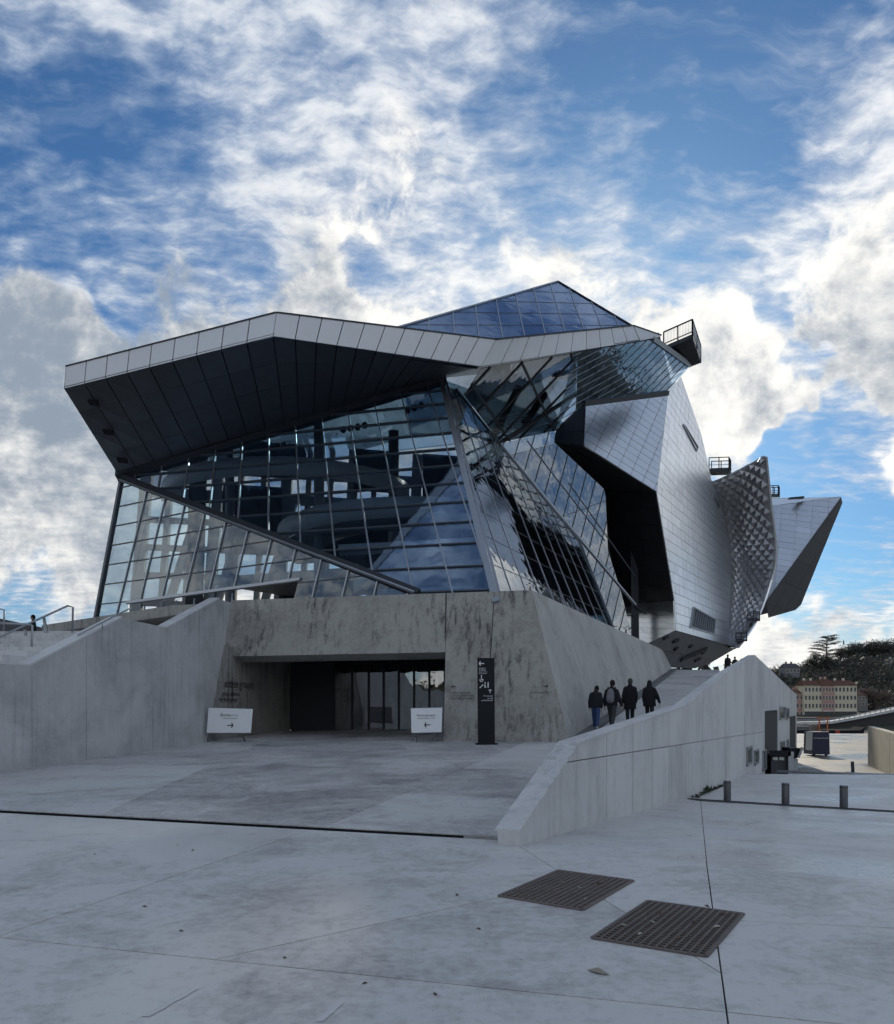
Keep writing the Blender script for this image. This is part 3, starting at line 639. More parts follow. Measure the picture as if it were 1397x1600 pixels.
# post between front and side glazing, and its twin
MB().bar(A_ - GF.v * 0.6, T_ + GF.v * 0.2, 0.24, 0.22, GF.n).build('corner_post', M['frame_l'], hall)
MB().bar(A_ - GF.v * 0.6 + V((0.2, 0.1, 0)), T_ + V((0.22, 0.12, 0)), 0.10, 0.14, GF.n).build('corner_post', M['frame_l'], hall)
# lower left prism: glass below the diagonal beam
LB = P(148, 979, 38.3)
LN = Plane(D1, D2, LB)
uL = V((-1.57, 1, 0)); uL = LN.proj(LN.o + uL) - LN.o; uL.z = 0
vL = V((0.215, 0, 1)); vL = vL - LN.n * vL.dot(LN.n)
GL = Grid(LB, -uL if uL.x < 0 else uL, vL)
for pp in ([(190, 753), (238, 766), (200, 941), (196, 978), (148, 979)], [(238, 766), (478, 860), (467, 905), (200, 941)], [(478, 860), (650, 927), (640, 938), (458, 938), (467, 905)]):
    facade(GL, pp, 1.52, 0.98, 0.0, 0.12, 'glass_clear', 0.055, 0.10, 0.04, 0.08, 'frame_l', 'frame')
q = lambda x, y: GL.at(*GL.px(x, y))
MB().bar(q(190, 750), q(147, 982), 0.16, 0.2, GL.n).build('edge_post', M['frame'], hall)
MB().bar(q(198, 942), q(470, 905), 0.12, 0.16, GL.n).build('door_head_beam', M['frame_l'], hall)
MB().bar(D1 + V((-0.2, 0, 0.1)), D2 + GF.n * 0.05, 0.24, 0.26, GF.n, 0.1).build('diagonal_beam', M['steel'], hall)
MB().bar(D1 + GL.n * 0.2 + V((-0.1, 0, -0.12)), D2 + GL.n * 0.2, 0.07, 0.1, GF.n).build('diagonal_trim', M['frame_l'], hall)
for x in (212, 232, 262, 290, 320, 350): MB().bar(q(x, 944 - (x - 200) * 0.135) + V((0.2, 0.6, 0)), q(x - 5, 985) + V((0.2, 0.6, 0)), 0.06).build('door_frame', M['frame_l'], hall)
# side glazing
R1n = Plane(A_, T_, A_ + V((0.47, 1, 0)))
GR = Grid(A_, V((0.47, 1, 0)), T_ - A_ + V((1.0, 0, 0)) * 0)
v1 = R1n.hit(775, 740) - R1n.hit(838, 910); GR = Grid(A_, V((0.47, 1, 0)), v1)
R1poly = [(697, 600), (712, 610), (726, 626), (782, 695), (906, 846), (961, 992), (831, 932), (772, 930)]
facade(GR, R1poly, 1.85, 1.7, 0.25, 0.0, 'glass_side', 0.05, 0.03, 0.02, 0.025, 'frame_l', 'frame')
r1 = lambda x, y: R1n.hit(x, y)
MB().bar(r1(712, 607), r1(782, 695), 0.08, 0.12, R1n.n).build('ridge_frame', M['frame'], hall)
MB().bar(r1(782, 695), r1(906, 846), 0.10, 0.14, R1n.n).build('ridge_frame', M['frame_l'], hall)
MB().bar(r1(906, 846), r1(962, 990), 0.09, 0.12, R1n.n).build('ridge_frame', M['frame_l'], hall)
# rear upright glazing facing the plaza
e0, e1 = r1(782, 694), r1(906, 846)
D0 = e0.y + 1.2
e0, e1 = r1(783, 694), r1(906, 846)
eh = (e1 - e0); eh.z = 0
R2n = Plane(e0 + V((0, 0.25, 0)), e1 + V((0, 0.25, 0)), e0 + eh + V((0.05, 0.25, 0)))
GR2 = Grid(R2n.hit(782, 693), R2n.hit(868, 673) - R2n.hit(782, 693), R2n.hit(851, 676) - R2n.hit(830, 750))
facade(GR2, [(780, 693), (868, 673), (866, 691), (946, 766), (950, 860), (972, 930), (985, 985), (950, 975), (900, 846)], 1.55, 6.0, 0.35, -1.0, 'glass_side', 0.04, 0.04, 0.03, 0.05, 'frame', 'frame')
g2 = lambda x, y: R2n.hit(x, y)
MB().bar(g2(824, 689), g2(945, 845), 0.05, 0.06, R2n.n).build('brace', M['frame'], hall)
MB().bar(g2(889, 755), g2(992, 900), 0.05, 0.06, R2n.n).build('brace', M['frame'], hall)
MB().bar(g2(782, 695), g2(993, 945), 0.12, 0.16, R2n.n).build('ridge_beam', M['frame_l'], hall)
# sloping glass above it, leaning out under the canopy
K0, K1, K2 = P(100, 607, 36.0), P(427, 525, 31.0), P(752, 572, 36.5)
K3 = P(1030, 527, 49.0)
R3n = Plane(P(752, 574, 37.0), P(1028, 529, 49.2), P(782, 693, D0 - 0.1))
GR3 = Grid(R3n.hit(782, 693), R3n.hit(868, 673) - R3n.hit(782, 693), R3n.hit(725, 610) - R3n.hit(782, 693))
GR3 = Grid(R3n.hit(782, 693), R3n.hit(905, 560) - R3n.hit(782, 692), R3n.hit(725, 612) - R3n.hit(782, 693))
facade(GR3, [(726, 618), (752, 576), (900, 552), (900, 615), (868, 673), (782, 692)], 2.6, 2.3, 0.5, 0.6, 'glass_side', 0.10, 0.12, 0.10, 0.12, 'steel', 'steel')
r3 = lambda x, y: R3n.hit(x, y)
R4n = Plane(r3(900, 552), P(1018, 531, 49.0), P(868, 673, D0 + 1.4)) if False else Plane(r3(900, 552), P(1022, 530, 48.8), P(1040, 613, 53.0))
GR4 = Grid(R4n.hit(900, 600), R4n.hit(1010, 540) - R4n.hit(900, 600), R4n.hit(870, 660) - R4n.hit(900, 600))
GR4 = Grid(R4n.hit(940, 600), R4n.hit(1040, 545) - R4n.hit(940, 600), R4n.hit(1000, 560) - R4n.hit(940, 620))
facade(GR4, [(898, 552), (1022, 530), (1076, 570), (1042, 612), (915, 627), (868, 673)], 2.2, 1.6, 0.3, 0.2, 'glass', 0.025, 0.03, 0.03, 0.03, 'frame', 'frame_l')
r4p = lambda x, y: R4n.hit(x, y)
MB().bar(r4p(1020, 529), r4p(1077, 570), 0.28, 0.3, R4n.n).build('eaves_beam', M['frame_l'], hall)
MB().bar(r4p(912, 630), r4p(1043, 614), 0.3, 0.25, R4n.n).build('sill_beam', M['steel'], hall)
MB().bar(r3(782, 692), r3(900, 616), 0.14, 0.2, R3n.n).build('ridge_beam', M['steel'], hall)
MB().prism([r4p(1058, 590), r4p(1077, 571), P(1045, 612, 56), P(1040, 612, 53.2)], (0.05, 0.3, 0)).build('corner_glass', M['glass_clear'], hall)
# added dark sheets blocking the sky behind the side glazing, and steel structure
inr = -R1n.n
core = MB()  # added sheet that blocks the sky
core.prism([P(760, 720, 52) , P(880, 690, 60), P(990, 700, 72), P(1000, 960, 72), P(900, 960, 60), P(780, 945, 50)], (-0.3, 0.6, 0)); core.build('sky_block_core', M['dark_in'], hall)
MB().prism([P(905, 545, 52), P(1030, 520, 60), P(1060, 640, 68), P(900, 660, 60)], (0, 0.4, 0.2)).build('upper_dark_backing', M['dark_in'], hall)
for (a, b) in (((812, 600), (765, 690)), ((880, 575), (820, 660))):
    MB().bar(r3(*a) + V((0.1, 1.4, 0.4)), r3(*b) + V((0.1, 1.4, 0.4)), 0.3, 0.3).build('steel_tube', M['steel'], hall)
# ------------------------------------------------------------------ canopy
top = [P(103, 573, 36.1), P(432, 489, 31.1), P(775, 531, 36.7), P(990, 509, 47.2), P(1033, 524, 49.2)]
bot = [K0, K1, K2, P(1000, 532.5, 47.6), P(1033, 526, 49.2)]
canopy_vs = [p.copy() for p in top] + [p.copy() for p in bot]
bk = [D1 + V((0.1, 0.3, 0.3)), T_ + V((0, 0.3, 0.35)), r3(900, 553) + V((0, 0.4, 0.3)), P(1030, 532, 52)]
rf = [P(190, 680, 47), P(432, 600, 47), P(700, 590, 48), P(960, 560, 55)]
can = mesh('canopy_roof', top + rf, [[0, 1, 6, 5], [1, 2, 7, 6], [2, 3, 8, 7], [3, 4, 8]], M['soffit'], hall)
def fascia(i, n, sh=0.0):
    a0, a1, b0, b1 = top[i], top[i + 1], bot[i], bot[i + 1]
    nn = (a1 - a0).cross(b0 - a0).normalized(); nn = nn if nn.y < 0 else -nn
    g_ = 0.0022 * 10 / n
    for k in range(n):
        s, e = k / n + g_, (k + 1) / n - g_
        MB().prism([a0.lerp(a1, s), a0.lerp(a1, e), b0.lerp(b1, e), b0.lerp(b1, s)], -nn * 0.06).build('fascia_panel', M['fascia'], can)
    bb = MB(); bb.add([a0 - nn * 0.35, a1 - nn * 0.35, b1 - nn * 0.35, b0 - nn * 0.35], [[0, 1, 2, 3]]); bb.build('fascia_backing', M['black'], can)
fascia(0, 9); fascia(1, 11); fascia(2, 10); fascia(3, 1)
trim = MB()
for a, b in zip(top, top[1:]): trim.bar(a + V((0, 0.05, 0.03)), b + V((0, 0.05, 0.03)), 0.14, 0.06)
trim.build('roof_edge_trim', M['steel'], can)
MB().bar(D1 + V((-0.3, 0.1, 0.15)), T_ + V((0.1, 0.1, 0.1)), 0.55, 0.5, GF.n, 0.1).build('head_beam', M['steel'], hall)
inner = [D1 + V((-0.35, 0.0, 0.25)), D1.lerp(T_, 0.5) + V((0, 0, 0.12)), T_ + V((0.1, 0, 0.15))]
sof_n = []
def soffit(b0, b1, i0, i1, n):
    for k in range(n):
        s, e = k / n + 0.0025, (k + 1) / n - 0.0025
        q4 = [b0.lerp(b1, s), b0.lerp(b1, e), i0.lerp(i1, e), i0.lerp(i1, s)]
        for j_ in range(4):
          c0_, c1_ = j_ / 4 + 0.0015, (j_ + 1) / 4 - 0.0015
          p = [q4[0].lerp(q4[3], c0_), q4[1].lerp(q4[2], c0_), q4[1].lerp(q4[2], c1_), q4[0].lerp(q4[3], c1_)]
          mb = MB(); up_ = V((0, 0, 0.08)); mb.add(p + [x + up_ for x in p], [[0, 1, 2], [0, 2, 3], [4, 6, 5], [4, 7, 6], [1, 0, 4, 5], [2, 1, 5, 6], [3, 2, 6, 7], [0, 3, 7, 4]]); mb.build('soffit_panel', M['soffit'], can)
    bb = MB(); bb.add([b0 + V((0, 0, .09)), b1 + V((0, 0, .09)), i1 + V((0, 0, .09)), i0 + V((0, 0, .09))], [[0, 1, 2], [0, 2, 3]]); bb.build('soffit_backing', M['black'], can)
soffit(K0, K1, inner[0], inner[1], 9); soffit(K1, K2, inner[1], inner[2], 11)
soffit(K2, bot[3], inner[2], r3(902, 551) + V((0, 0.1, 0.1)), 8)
mb = MB(); mb.add([bot[3], bot[4], r4p(1020, 529), r3(902, 551)], [[0, 1, 2, 3]]); mb.build('soffit_panel', M['soffit'], can)
sp = Plane(K0, K1, inner[0]); sp2 = Plane(K1, K2, inner[2]); sp3 = Plane(K2, bot[3], inner[2])
for pl, x, y, w, h in ((sp, 147, 628, 9, 8), (sp, 170, 674, 9, 8), (sp, 192, 718, 9, 8), (sp2, 479, 550, 15, 6), (sp2, 561, 561, 14, 6), (sp2, 642, 572, 17, 7), (sp3, 772, 579, 14, 5)):
    pts = [pl.hit(x - w, y - h * 0.6), pl.hit(x + w * .7, y - h * 0.4), pl.hit(x + w, y + h * .6), pl.hit(x - w * .6, y + h * .4)]
    MB().prism([p + pl.n * 0.10 for p in pts], -pl.n * 0.08).build('soffit_vent', M['black'], can)
# left closing edge of the canopy
mb = MB(); mb.add([top[0], bot[0], inner[0], D1 + V((-0.4, 0.3, 0.8))], [[0, 1, 2, 3]]); mb.build('end_panel', M['soffit'], can)
# ------------------------------------------------------------------ glazed roof above the canopy
Ra, Rb, Rc = P(622, 512, 46.0), P(872, 440, 61.0), P(992, 512, 58.5)
RN = Plane(Ra, Rb, Rc)
GRf = Grid(Ra, Rc - Ra, RN.hit(866, 470) - RN.hit(884, 528))
lan = MB(); lan.add([Ra, Rb, Rc, Ra + V((0, 14, -1)), Rb + V((1, 12, -2.5)), Rc + V((3, 9, -1))], [[0, 3, 4, 1], [1, 4, 5, 2]])
lan = lan.build('roof_lantern', M['glass_roof'], hall)
facade(GRf, [(622, 512), (872, 440), (992, 512), (975, 514), (775, 537), (632, 515)], 1.95, 2.1, 0.3, 0.45, 'glass_roof', 0.06, 0.06, 0.04, 0.05, 'frame_l', 'frame', lan)
MB().bar(Ra, Rb, 0.12, 0.14, RN.n, 0.05).build('ridge_cap', M['frame_l'], lan); MB().bar(Rb, Rc, 0.12, 0.14, RN.n, 0.05).build('ridge_cap', M['steel'], lan)
# ------------------------------------------------------------------ inside the hall
def arc_band(cx, cy, r, z0, z1, a0, a1, name, mat, th=0.15, n=28, dz=0.0):
    mb = MB(); vs, fs = [], []
    for k in range(n + 1):
        a = R(a0 + (a1 - a0) * k / n); c, s_ = math.cos(a), math.sin(a); dzk = dz * k / n
        vs += [(cx + r * c, cy + r * s_, z0 + dzk), (cx + r * c, cy + r * s_, z1 + dzk), (cx + (r - th) * c, cy + (r - th) * s_, z1 + dzk), (cx + (r - th) * c, cy + (r - th) * s_, z0 + dzk)]
    for k in range(n):
        for j in range(4): fs.append([4 * k + j, 4 * k + (j + 1) % 4, 4 * k + 4 + (j + 1) % 4, 4 * k + 4 + j])
    mb.add(vs, fs); return mb.build(name, mat, hall, True)
zt = CT.z
arc_band(-3.0, 44.0, 6.2, zt + 4.3, zt + 5.3, 160, 330, 'curved_balustrade', M['white_in'], 0.15, 28, 1.0)
arc_band(-3.0, 44.0, 6.0, zt + 4.2, zt + 4.32, 160, 330, 'spiral_walkway', M['grey_in'], 2.2, 28, 1.0)
arc_band(-1.0, 43.0, 4.0, zt + 2.0, zt + 2.9, 190, 350, 'curved_balustrade', M['white_in'], 0.15, 28, 0.8)
arc_band(-9.0, 46.0, 7.0, zt + 7.2, zt + 8.1, 200, 350, 'curved_balustrade', M['white_in'], 0.15, 28, 0.3)
for (x, y, r_) in ((-6.4, 40, 0.26), (-3.0, 45, 0.3), (-12.5, 46, 0.26), (1.0, 44, 0.24)):
    MB().tube([(x, y, zt - 0.1), (x, y, zt + 11.5)], r_, 14).build('column', M['grey_in'], hall, True)
MB().prism([(-14, 47, zt + 3.2), (4, 40, zt + 3.2), (8, 48, zt + 3.2), (-10, 53, zt + 3.2)], (0, 0, 0.4)).build('upper_floor', M['grey_in'], hall)
MB().prism([(-4.5, 33.2, zt + 2.3), (1.6, 31.6, zt + 2.3), (5.5, 40, zt + 2.3), (-2, 42, zt + 2.3)], (0, 0, 0.25)).build('mezzanine', M['grey_in'], hall)
MB().prism([(-4.5, 33.1, zt + 2.55), (1.6, 31.5, zt + 2.55), (1.6, 31.5, zt + 2.75), (-4.5, 33.1, zt + 2.75)], (0.02, 0.1, 0)).build('mezzanine_edge', M['white_in'], hall)
MB().prism([(-3.0, 34.5, zt + 0.1), (1.0, 33.4, zt + 0.1), (2.0, 36, zt + 0.1), (-2, 37, zt + 0.1)], (0, 0, 1.0)).build('reception_desk', M['white_in'], hall)
# steel lattice of the far side, open to the sky between its members
bl0, bl1 = V((-19.6, 50, zt - 0.1)), V((6, 56, zt - 0.1))
def bl(t, h): p = bl0.lerp(bl1, t); return V((p.x, p.y + h * 0.1, p.z + h))
for k in range(19):
    MB().bar(bl(k / 18, 0), bl(k / 18 + 0.02, 13.5), 0.35 if k % 3 else 0.7, 0.4, (0, 1, 0)).build('portal_leg', M['grey_in'], hall)
for k in range(18):
    if k % 2: MB().bar(bl(k / 18, 0.5), bl((k + 1.6) / 18, 9.5), 0.5, 0.3, (0, 1, 0)).build('portal_brace', M['grey_in'], hall)
for h in (0.6, 2.6, 4.4, 6.2, 8.0, 9.8, 11.6): MB().bar(bl(0, h), bl(1, h), 0.34 if h < 9 else 0.6, 0.4, (0, 1, 0)).build('portal_rail', M['grey_in'], hall)
# added dark screens block the sky on most of the far side
for (a, b, h0, h1) in ((0.34, 0.52, 0, 4.2), (0.40, 0.60, 5.6, 9.2), (0.56, 0.80, 0, 8.2), (0.80, 1.05, 0, 13.5), (0.20, 0.34, 6.0, 10.5), (0.24, 0.40, 11.2, 13.5), (0.52, 0.62, 10.6, 13.5), (0.70, 0.82, 9.4, 13.5), (0.12, 0.16, 0, 13)):
    MB().prism([bl(a, h0) + V((0, -.5, 0)), bl(b, h0) + V((0, -.5, 0)), bl(b, h1) + V((0, -.5, 0)), bl(a, h1) + V((0, -.5, 0))], (0, 0.15, 0)).build('sky_block_screen', M['dark_in'], hall)
MB().prism([(-17.5, 49, zt + 12.6), (-12, 40.5, zt + 9.4), (T_.x, T_.y + 0.3, T_.z + 0.1), (10, 58, zt + 16), (-17, 58, zt + 13)], (0, 0, 0.05)).build('hall_roof_glass', M['glass_clear'], hall)
for (x, y) in ((405, 700), (414, 698), (424, 695), (434, 693), (529, 668), (541, 666), (552, 664), (563, 661), (632, 637), (643, 633), (654, 629)):
    p = GF.at(*GF.px(x, y)) + V((0.1, 1.2, 0.42)); mb = MB(); mb.tube([p, p + V((0, -0.12, -0.1)), p + V((0, -0.3, -0.25))], [0.08, 0.14, 0.15], 8); mb.build('spotlight', M['black'], hall, True)
# ------------------------------------------------------------------ metal-clad block
B = {'a': P(915, 628, 54), 'b': P(1043, 614, 58), 'c': P(1025, 768, 54), 'd': P(912, 697, 51.5), 'e': P(1063, 588, 66), 'f': P(1096, 682, 70.5), 'g': P(1112, 755, 72),
     'h': P(1053, 939, 56), 'i': P(1055, 985, 57), 'j': P(1141, 1009, 72)}
B['a'] = Plane(B['b'], B['c'], B['d']).hit(915, 628)
_p = Plane(B['b'], B['c'], B['g']); B['e'] = _p.hit(1063, 588); B['f'] = _p.hit(1096, 682)
PB2 = Plane(B['c'], B['g'], B['i']); B['h'] = PB2.hit(1053, 939); B['j'] = PB2.hit(1141, 1009); PB1 = _p
blk = empty('metal_block', P(1055, 1040, 66), 'angular building clad in silvery steel panels, hovering behind the ramp', 'building')
cells = []
def clad(poly, rows, cols, lu, lv, mat='clad', pl=None, lift=0.05, phase=(0, 0)):
    """poly: 3-D corners; lu, lv: pixel pairs giving the two seam directions"""
    pl = pl or Plane(poly[0], poly[1], poly[2])
    G = Grid(poly[0], pl.hit(*lu[1]) - pl.hit(*lu[0]), pl.hit(*lv[1]) - pl.hit(*lv[0]))
    up_ = [G.uv(pl.proj(p)) for p in poly]
    us = steps(min(p[0] for p in up_), max(p[0] for p in up_), cols, phase[0]); vs_ = steps(min(p[1] for p in up_), max(p[1] for p in up_), rows, phase[1])
    for i, j, c in G.cells(up_, us, vs_, 0.014):
        ta, tb = random.uniform(-.006, .006), random.uniform(-.006, .006); ca, cb_ = c[0]; pts = [G.at(a, b, lift + (a - ca) * ta + (b - cb_) * tb) for a, b in c]; d = sum(p.y for p in pts) / len(pts)
        cells.append((area2(c) / d / d, pts, -G.n * 0.05, mat))
    vs3 = [G.at(a, b, 0.0) for a, b in up_]
    return vs3
shell = MB()
def facet(keys_or_pts, **kw):
    pts = [B[k] for k in keys_or_pts] if isinstance(keys_or_pts, str) else keys_or_pts
    v3 = clad(pts, **kw); shell.add(v3, [list(range(len(v3)))]); return v3
facet('abcd', rows=0.62, cols=1.05, lu=((930, 650), (1010, 703)), lv=((990, 640), (960, 705)))
facet('becg'[0:1] + 'efg' + 'c', rows=0.72, cols=1.3, lu=((1040, 640), (1100, 725)), lv=((1066, 640), (1056, 740)))
B2 = [B['c'], B['g'], PB2.hit(1131, 805), PB2.hit(1141, 860), PB2.hit(1142, 910), PB2.hit(1139, 960), B['j'], B['i'], B['h']]
facet(B2, rows=0.72, cols=1.35, lu=((1040, 800), (1120, 862)), lv=((1070, 800), (1078, 960)), pl=Plane(B['c'], B['g'], B['i']))
# dark recess behind: return, soffit and inner wall, widened to stand for a dark reflection
B['m'] = P(944, 764, 61); B['k'] = Plane(B['d'], B['c'], B['m']).hit(866, 690); B['l'] = Plane(B['d'], B['a'], B['k']).hit(870, 670); B['n'] = Plane(B['c'], B['h'], B['m']).hit(966, 948)
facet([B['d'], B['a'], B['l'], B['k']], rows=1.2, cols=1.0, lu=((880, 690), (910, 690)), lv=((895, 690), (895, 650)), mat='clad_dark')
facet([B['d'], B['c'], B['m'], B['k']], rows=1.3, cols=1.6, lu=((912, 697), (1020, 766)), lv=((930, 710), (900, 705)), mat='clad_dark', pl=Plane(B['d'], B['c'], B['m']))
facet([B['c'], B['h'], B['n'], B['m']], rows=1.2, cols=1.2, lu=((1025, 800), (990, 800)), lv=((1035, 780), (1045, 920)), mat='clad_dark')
_l = Plane(B['h'], B['i'], P(985, 1003, 63)); low = [B['h'], B['i']] + [_l.hit(*q_) for q_ in ((1012, 1007), (985, 1003), (955, 985), (955, 962), (993, 943))]
facet(low, rows=0.95, cols=2.2, lu=((1000, 965), (1053, 965)), lv=((1000, 950), (1040, 985)), pl=Plane(B['h'], B['i'], P(985, 1003, 63)))
# underside
_u = Plane(B['i'], B['j'], P(1035, 1042, 58.5)); u_ = [B['i'], B['j']] + [_u.hit(*q_) for q_ in ((1152, 1011), (1109, 1036), (1085, 1044), (1035, 1042), (1020, 1022), (1010, 1006))]
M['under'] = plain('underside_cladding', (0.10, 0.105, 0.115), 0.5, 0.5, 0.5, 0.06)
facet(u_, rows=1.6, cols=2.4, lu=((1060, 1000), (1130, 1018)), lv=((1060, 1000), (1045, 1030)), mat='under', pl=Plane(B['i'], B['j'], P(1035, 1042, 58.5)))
pu = Plane(B['i'], B['j'], P(1035, 1042, 58.5))
for (x0, y0, x1, y1, w) in ((1062, 1030, 1102, 1013, 0.35), (1035, 997, 1042, 994, 0.2), (1050, 1002, 1058, 999, 0.25), (1075, 1010, 1080, 1008, 0.2), (1095, 1020, 1099, 1018, 0.2), (1052, 1014, 1057, 1012, 0.25), (1084, 1032, 1092, 1029, 0.2)):
    MB().bar(pu.hit(x0, y0) + pu.n * 0.13, pu.hit(x1, y1) + pu.n * 0.13, w, 0.1, pu.n).build('light_slot', M['black'], blk)
# hidden rear closing
bk_ = [P(1066, 650, 92), P(1110, 790, 100), P(1130, 1000, 92), P(950, 1000, 82), P(930, 640, 80)]
shell.add([B['a'], B['b'], B['e'], bk_[0], bk_[4]], [[0, 1, 2, 3, 4]]); shell.add([B['e'], B['f'], bk_[0]], [[0, 1, 2]]); shell.add([B['f'], B['g'], bk_[1], bk_[0]], [[0, 1, 2, 3]])
shell.add(bk_, [[0, 1, 2, 3, 4]]); shell.add([B['j'], bk_[2], bk_[3], low[4]], [[0, 1, 2, 3]])
M['shell'] = plain('cladding_gap', (0.02, 0.022, 0.026), 0.8)
# windows set in the cladding
def vent(pl, corners, name, mat, fr=0.10, slats=0):
    pts = [pl.hit(*c) + pl.n * 0.085 for c in corners]; mb = MB(); mb.prism(pts, -pl.n * 0.05); o = mb.build(name, mat, blk)
    fm = MB()
    for a, b in zip(pts, pts[1:] + pts[:1]): fm.bar(a, b, fr, 0.12, pl.n)
    fm.build('frame', M['frame_l'], o)
    for k in range(slats):
        t = (k + 0.5) / slats; a = pts[0].lerp(pts[1], t); b = pts[3].lerp(pts[2], t)
        MB().bar(a + pl.n * 0.03, b + pl.n * 0.03, 0.06, 0.12, pl.n).build('slat', M['galv'], o)
vent(PB1, [(1066, 664), (1069, 666), (1089, 699), (1087, 705)], 'slot_window', M['win_dark'])
vent(PB2, [(1082, 949), (1116, 968), (1114, 991), (1077, 980)], 'louvre_window', M['win_dark'], 0.10, 11)
vent(PB2, [(1113, 775), (1116, 777), (1123, 791), (1121, 796)], 'slot_window', M['win_dark'])
# curved flank set with steel pyramids
Lc = [(x, y, PB2.hit(x, y).y) for x, y in ((1112, 754), (1131, 803), (1141, 858), (1142, 910), (1138, 960), (1139, 1010))]
Rc_ = [(1195, 712, 73.0), (1203, 790, 74.8), (1211, 866, 76.5), (1199, 922, 77.0), (1180, 970, 76.0), (1153, 1010, 73.0)]
def cur(c, t):
    x = t * (len(c) - 1); i = min(int(x), len(c) - 2); f = x - i
    p0, p1, p2, p3 = [V(c[max(0, min(len(c) - 1, i + o))]) for o in (-1, 0, 1, 2)]
    p = 0.5 * ((2 * p1) + (p2 - p0) * f + (2 * p0 - 5 * p1 + 4 * p2 - p3) * f * f + (3 * p1 - p0 - 3 * p2 + p3) * f ** 3)
    return P(p.x, p.y, p.z)
def S(s, t):
    a, b = cur(Lc, t), cur(Rc_, t); p = a.lerp(b, s); p.y += 1.6 * math.sin(math.pi * s) * (1 - 0.4 * t); return p
NS, NT = 6, 20
M['pyr'] = metal_panel('pyramid_steel', (0.42, 0.43, 0.46), 0.40, 0.85, 0.06)
def Sw(s, t): return S(max(0.0, min(1.0, s)) ** 0.85, max(0.0, min(1.0, t)))
for r_ in range(2 * NT + 1):
    for i in range(NS + 1):
        sc_, tc_ = (i + (0.5 if r_ % 2 else 0.0)) / NS, r_ / (2 * NT); hs, ht = 0.5 / NS, 0.5 / NT
        if sc_ - hs >= 0.999: continue
        c4 = [Sw(sc_ - hs, tc_), Sw(sc_, tc_ - ht), Sw(sc_ + hs, tc_), Sw(sc_, tc_ + ht)]; cen = Sw(sc_, tc_)
        nn = (S(min(1, sc_ + .1), tc_) - S(max(0, sc_ - .1), tc_)).cross(S(sc_ if sc_ < 1 else 1, min(1, tc_ + .05)) - S(sc_ if sc_ < 1 else 1, max(0, tc_ - .05))).normalized(); nn = nn if nn.dot(V((0, 0, EYE)) - cen) > 0 else -nn
        edge = sc_ <= 0.001 or sc_ >= 0.999 or tc_ <= 0.001 or tc_ >= 0.999
        amp = (0.0 if edge else 0.30) * min(1.0, sc_ * 1.7 + 0.15) * (1.0 if tc_ < 0.58 else max(0.4, 1 - (tc_ - 0.58) * 2.0))
        apx = cen + nn * amp; g_ = 0.985
        c4 = [cen.lerp(c, g_) for c in c4]; bkc = [c - nn * 0.2 for c in c4]
        mb = MB(); mb.add(c4 + [apx] + bkc, [[0, 1, 4], [1, 2, 4], [2, 3, 4], [3, 0, 4], [0, 5, 6, 1], [1, 6, 7, 2], [2, 7, 8, 3], [3, 8, 5, 0]]); mb.build('pyramid_panel', M['pyr'], blk)
shell.add([S(i / 4, j / 12) + V((0, .7, 0)) for j in range(13) for i in range(5)], [[j * 5 + i, j * 5 + i + 1, j * 5 + i + 6, j * 5 + i + 5] for j in range(12) for i in range(4)])
# rim of the flank
mb = MB()
for k in range(24): mb.bar(S(1.0, k / 24) + V((0.05, 0.2, 0)), S(1.0, (k + 1) / 24) + V((0.05, 0.2, 0)), 0.16, 0.9, (0, 1, 0))
mb.build('flank_rim', M['clad'], blk)
sv = []; 
for j in range(13): sv += [S(0, j / 12) + V((0, .3, 0)), S(0.5, j / 12) + V((0, .35, 0)), S(1, j / 12) + V((0, .4, 0))]
for j in range(12):
    for i in range(2): pass
if False: shell.add(sv, [[j * 3 + i, j * 3 + i + 1, j * 3 + i + 4, j * 3 + i + 3] for j in range(12) for i in range(2)])
# far wing
fa = [P(1204, 792, 96), P(1314, 777, 88), P(1312, 788, 88), P(1197, 938, 93)]
facet([P(1200, 792, 96), P(1314, 777, 90), P(1197, 940, 87)], rows=0.95, cols=2.0, lu=((1210, 830), (1270, 838)), lv=((1235, 800), (1228, 880)))
fb = [P(1314, 777, 90), P(1316, 786, 90.4), P(1251, 945, 91), P(1236, 952, 91), P(1185, 962, 89), P(1197, 940, 87)]
facet(fb, rows=1.8, cols=3.0, lu=((1250, 900), (1280, 850)), lv=((1230, 930), (1250, 938)), mat="under", pl=Plane(P(1314, 777, 90), P(1251, 945, 91), P(1197, 940, 87)))
ft = [P(1200, 778, 99), P(1262, 775, 95), P(1314, 776, 88), P(1200, 791, 96)]
shell.add([P(1200, 778, 104), P(1200, 792, 96), P(1314, 777, 90), P(1316, 786, 90.4), P(1260, 840, 100), P(1251, 945, 91), P(1185, 962, 89), P(1190, 900, 104)], [[0, 1, 2], [2, 3, 4, 0], [3, 5, 4], [5, 6, 7, 4], [4, 7, 0]])
MB().prism([P(1204, 779, 98), P(1314, 776, 90.1), P(1204, 790.5, 95.9)], (0, 0.4, -0.02)).build('wing_roof', M['clad'], blk)
MB().prism([P(1234, 777, 93), P(1257, 775, 93), P(1257, 778, 93), P(1234, 779, 93)], (0, 0.5, 0)).build('roof_hatch', M['steel'], blk)
sh_o = shell.build('shell', M['shell'], blk)
cells.sort(key=lambda c: -c[0])
rest = {}
for k, (ar, pts, off, mat) in enumerate(cells):
    if k < 300: MB().prism(pts, off).build('cladding_panel', M[mat], sh_o)
    else: rest.setdefault(mat, MB()).prism(pts, off)
for mat, mb in rest.items(): tag(mb.build('cladding_panel', M[mat], sh_o), kind='stuff')
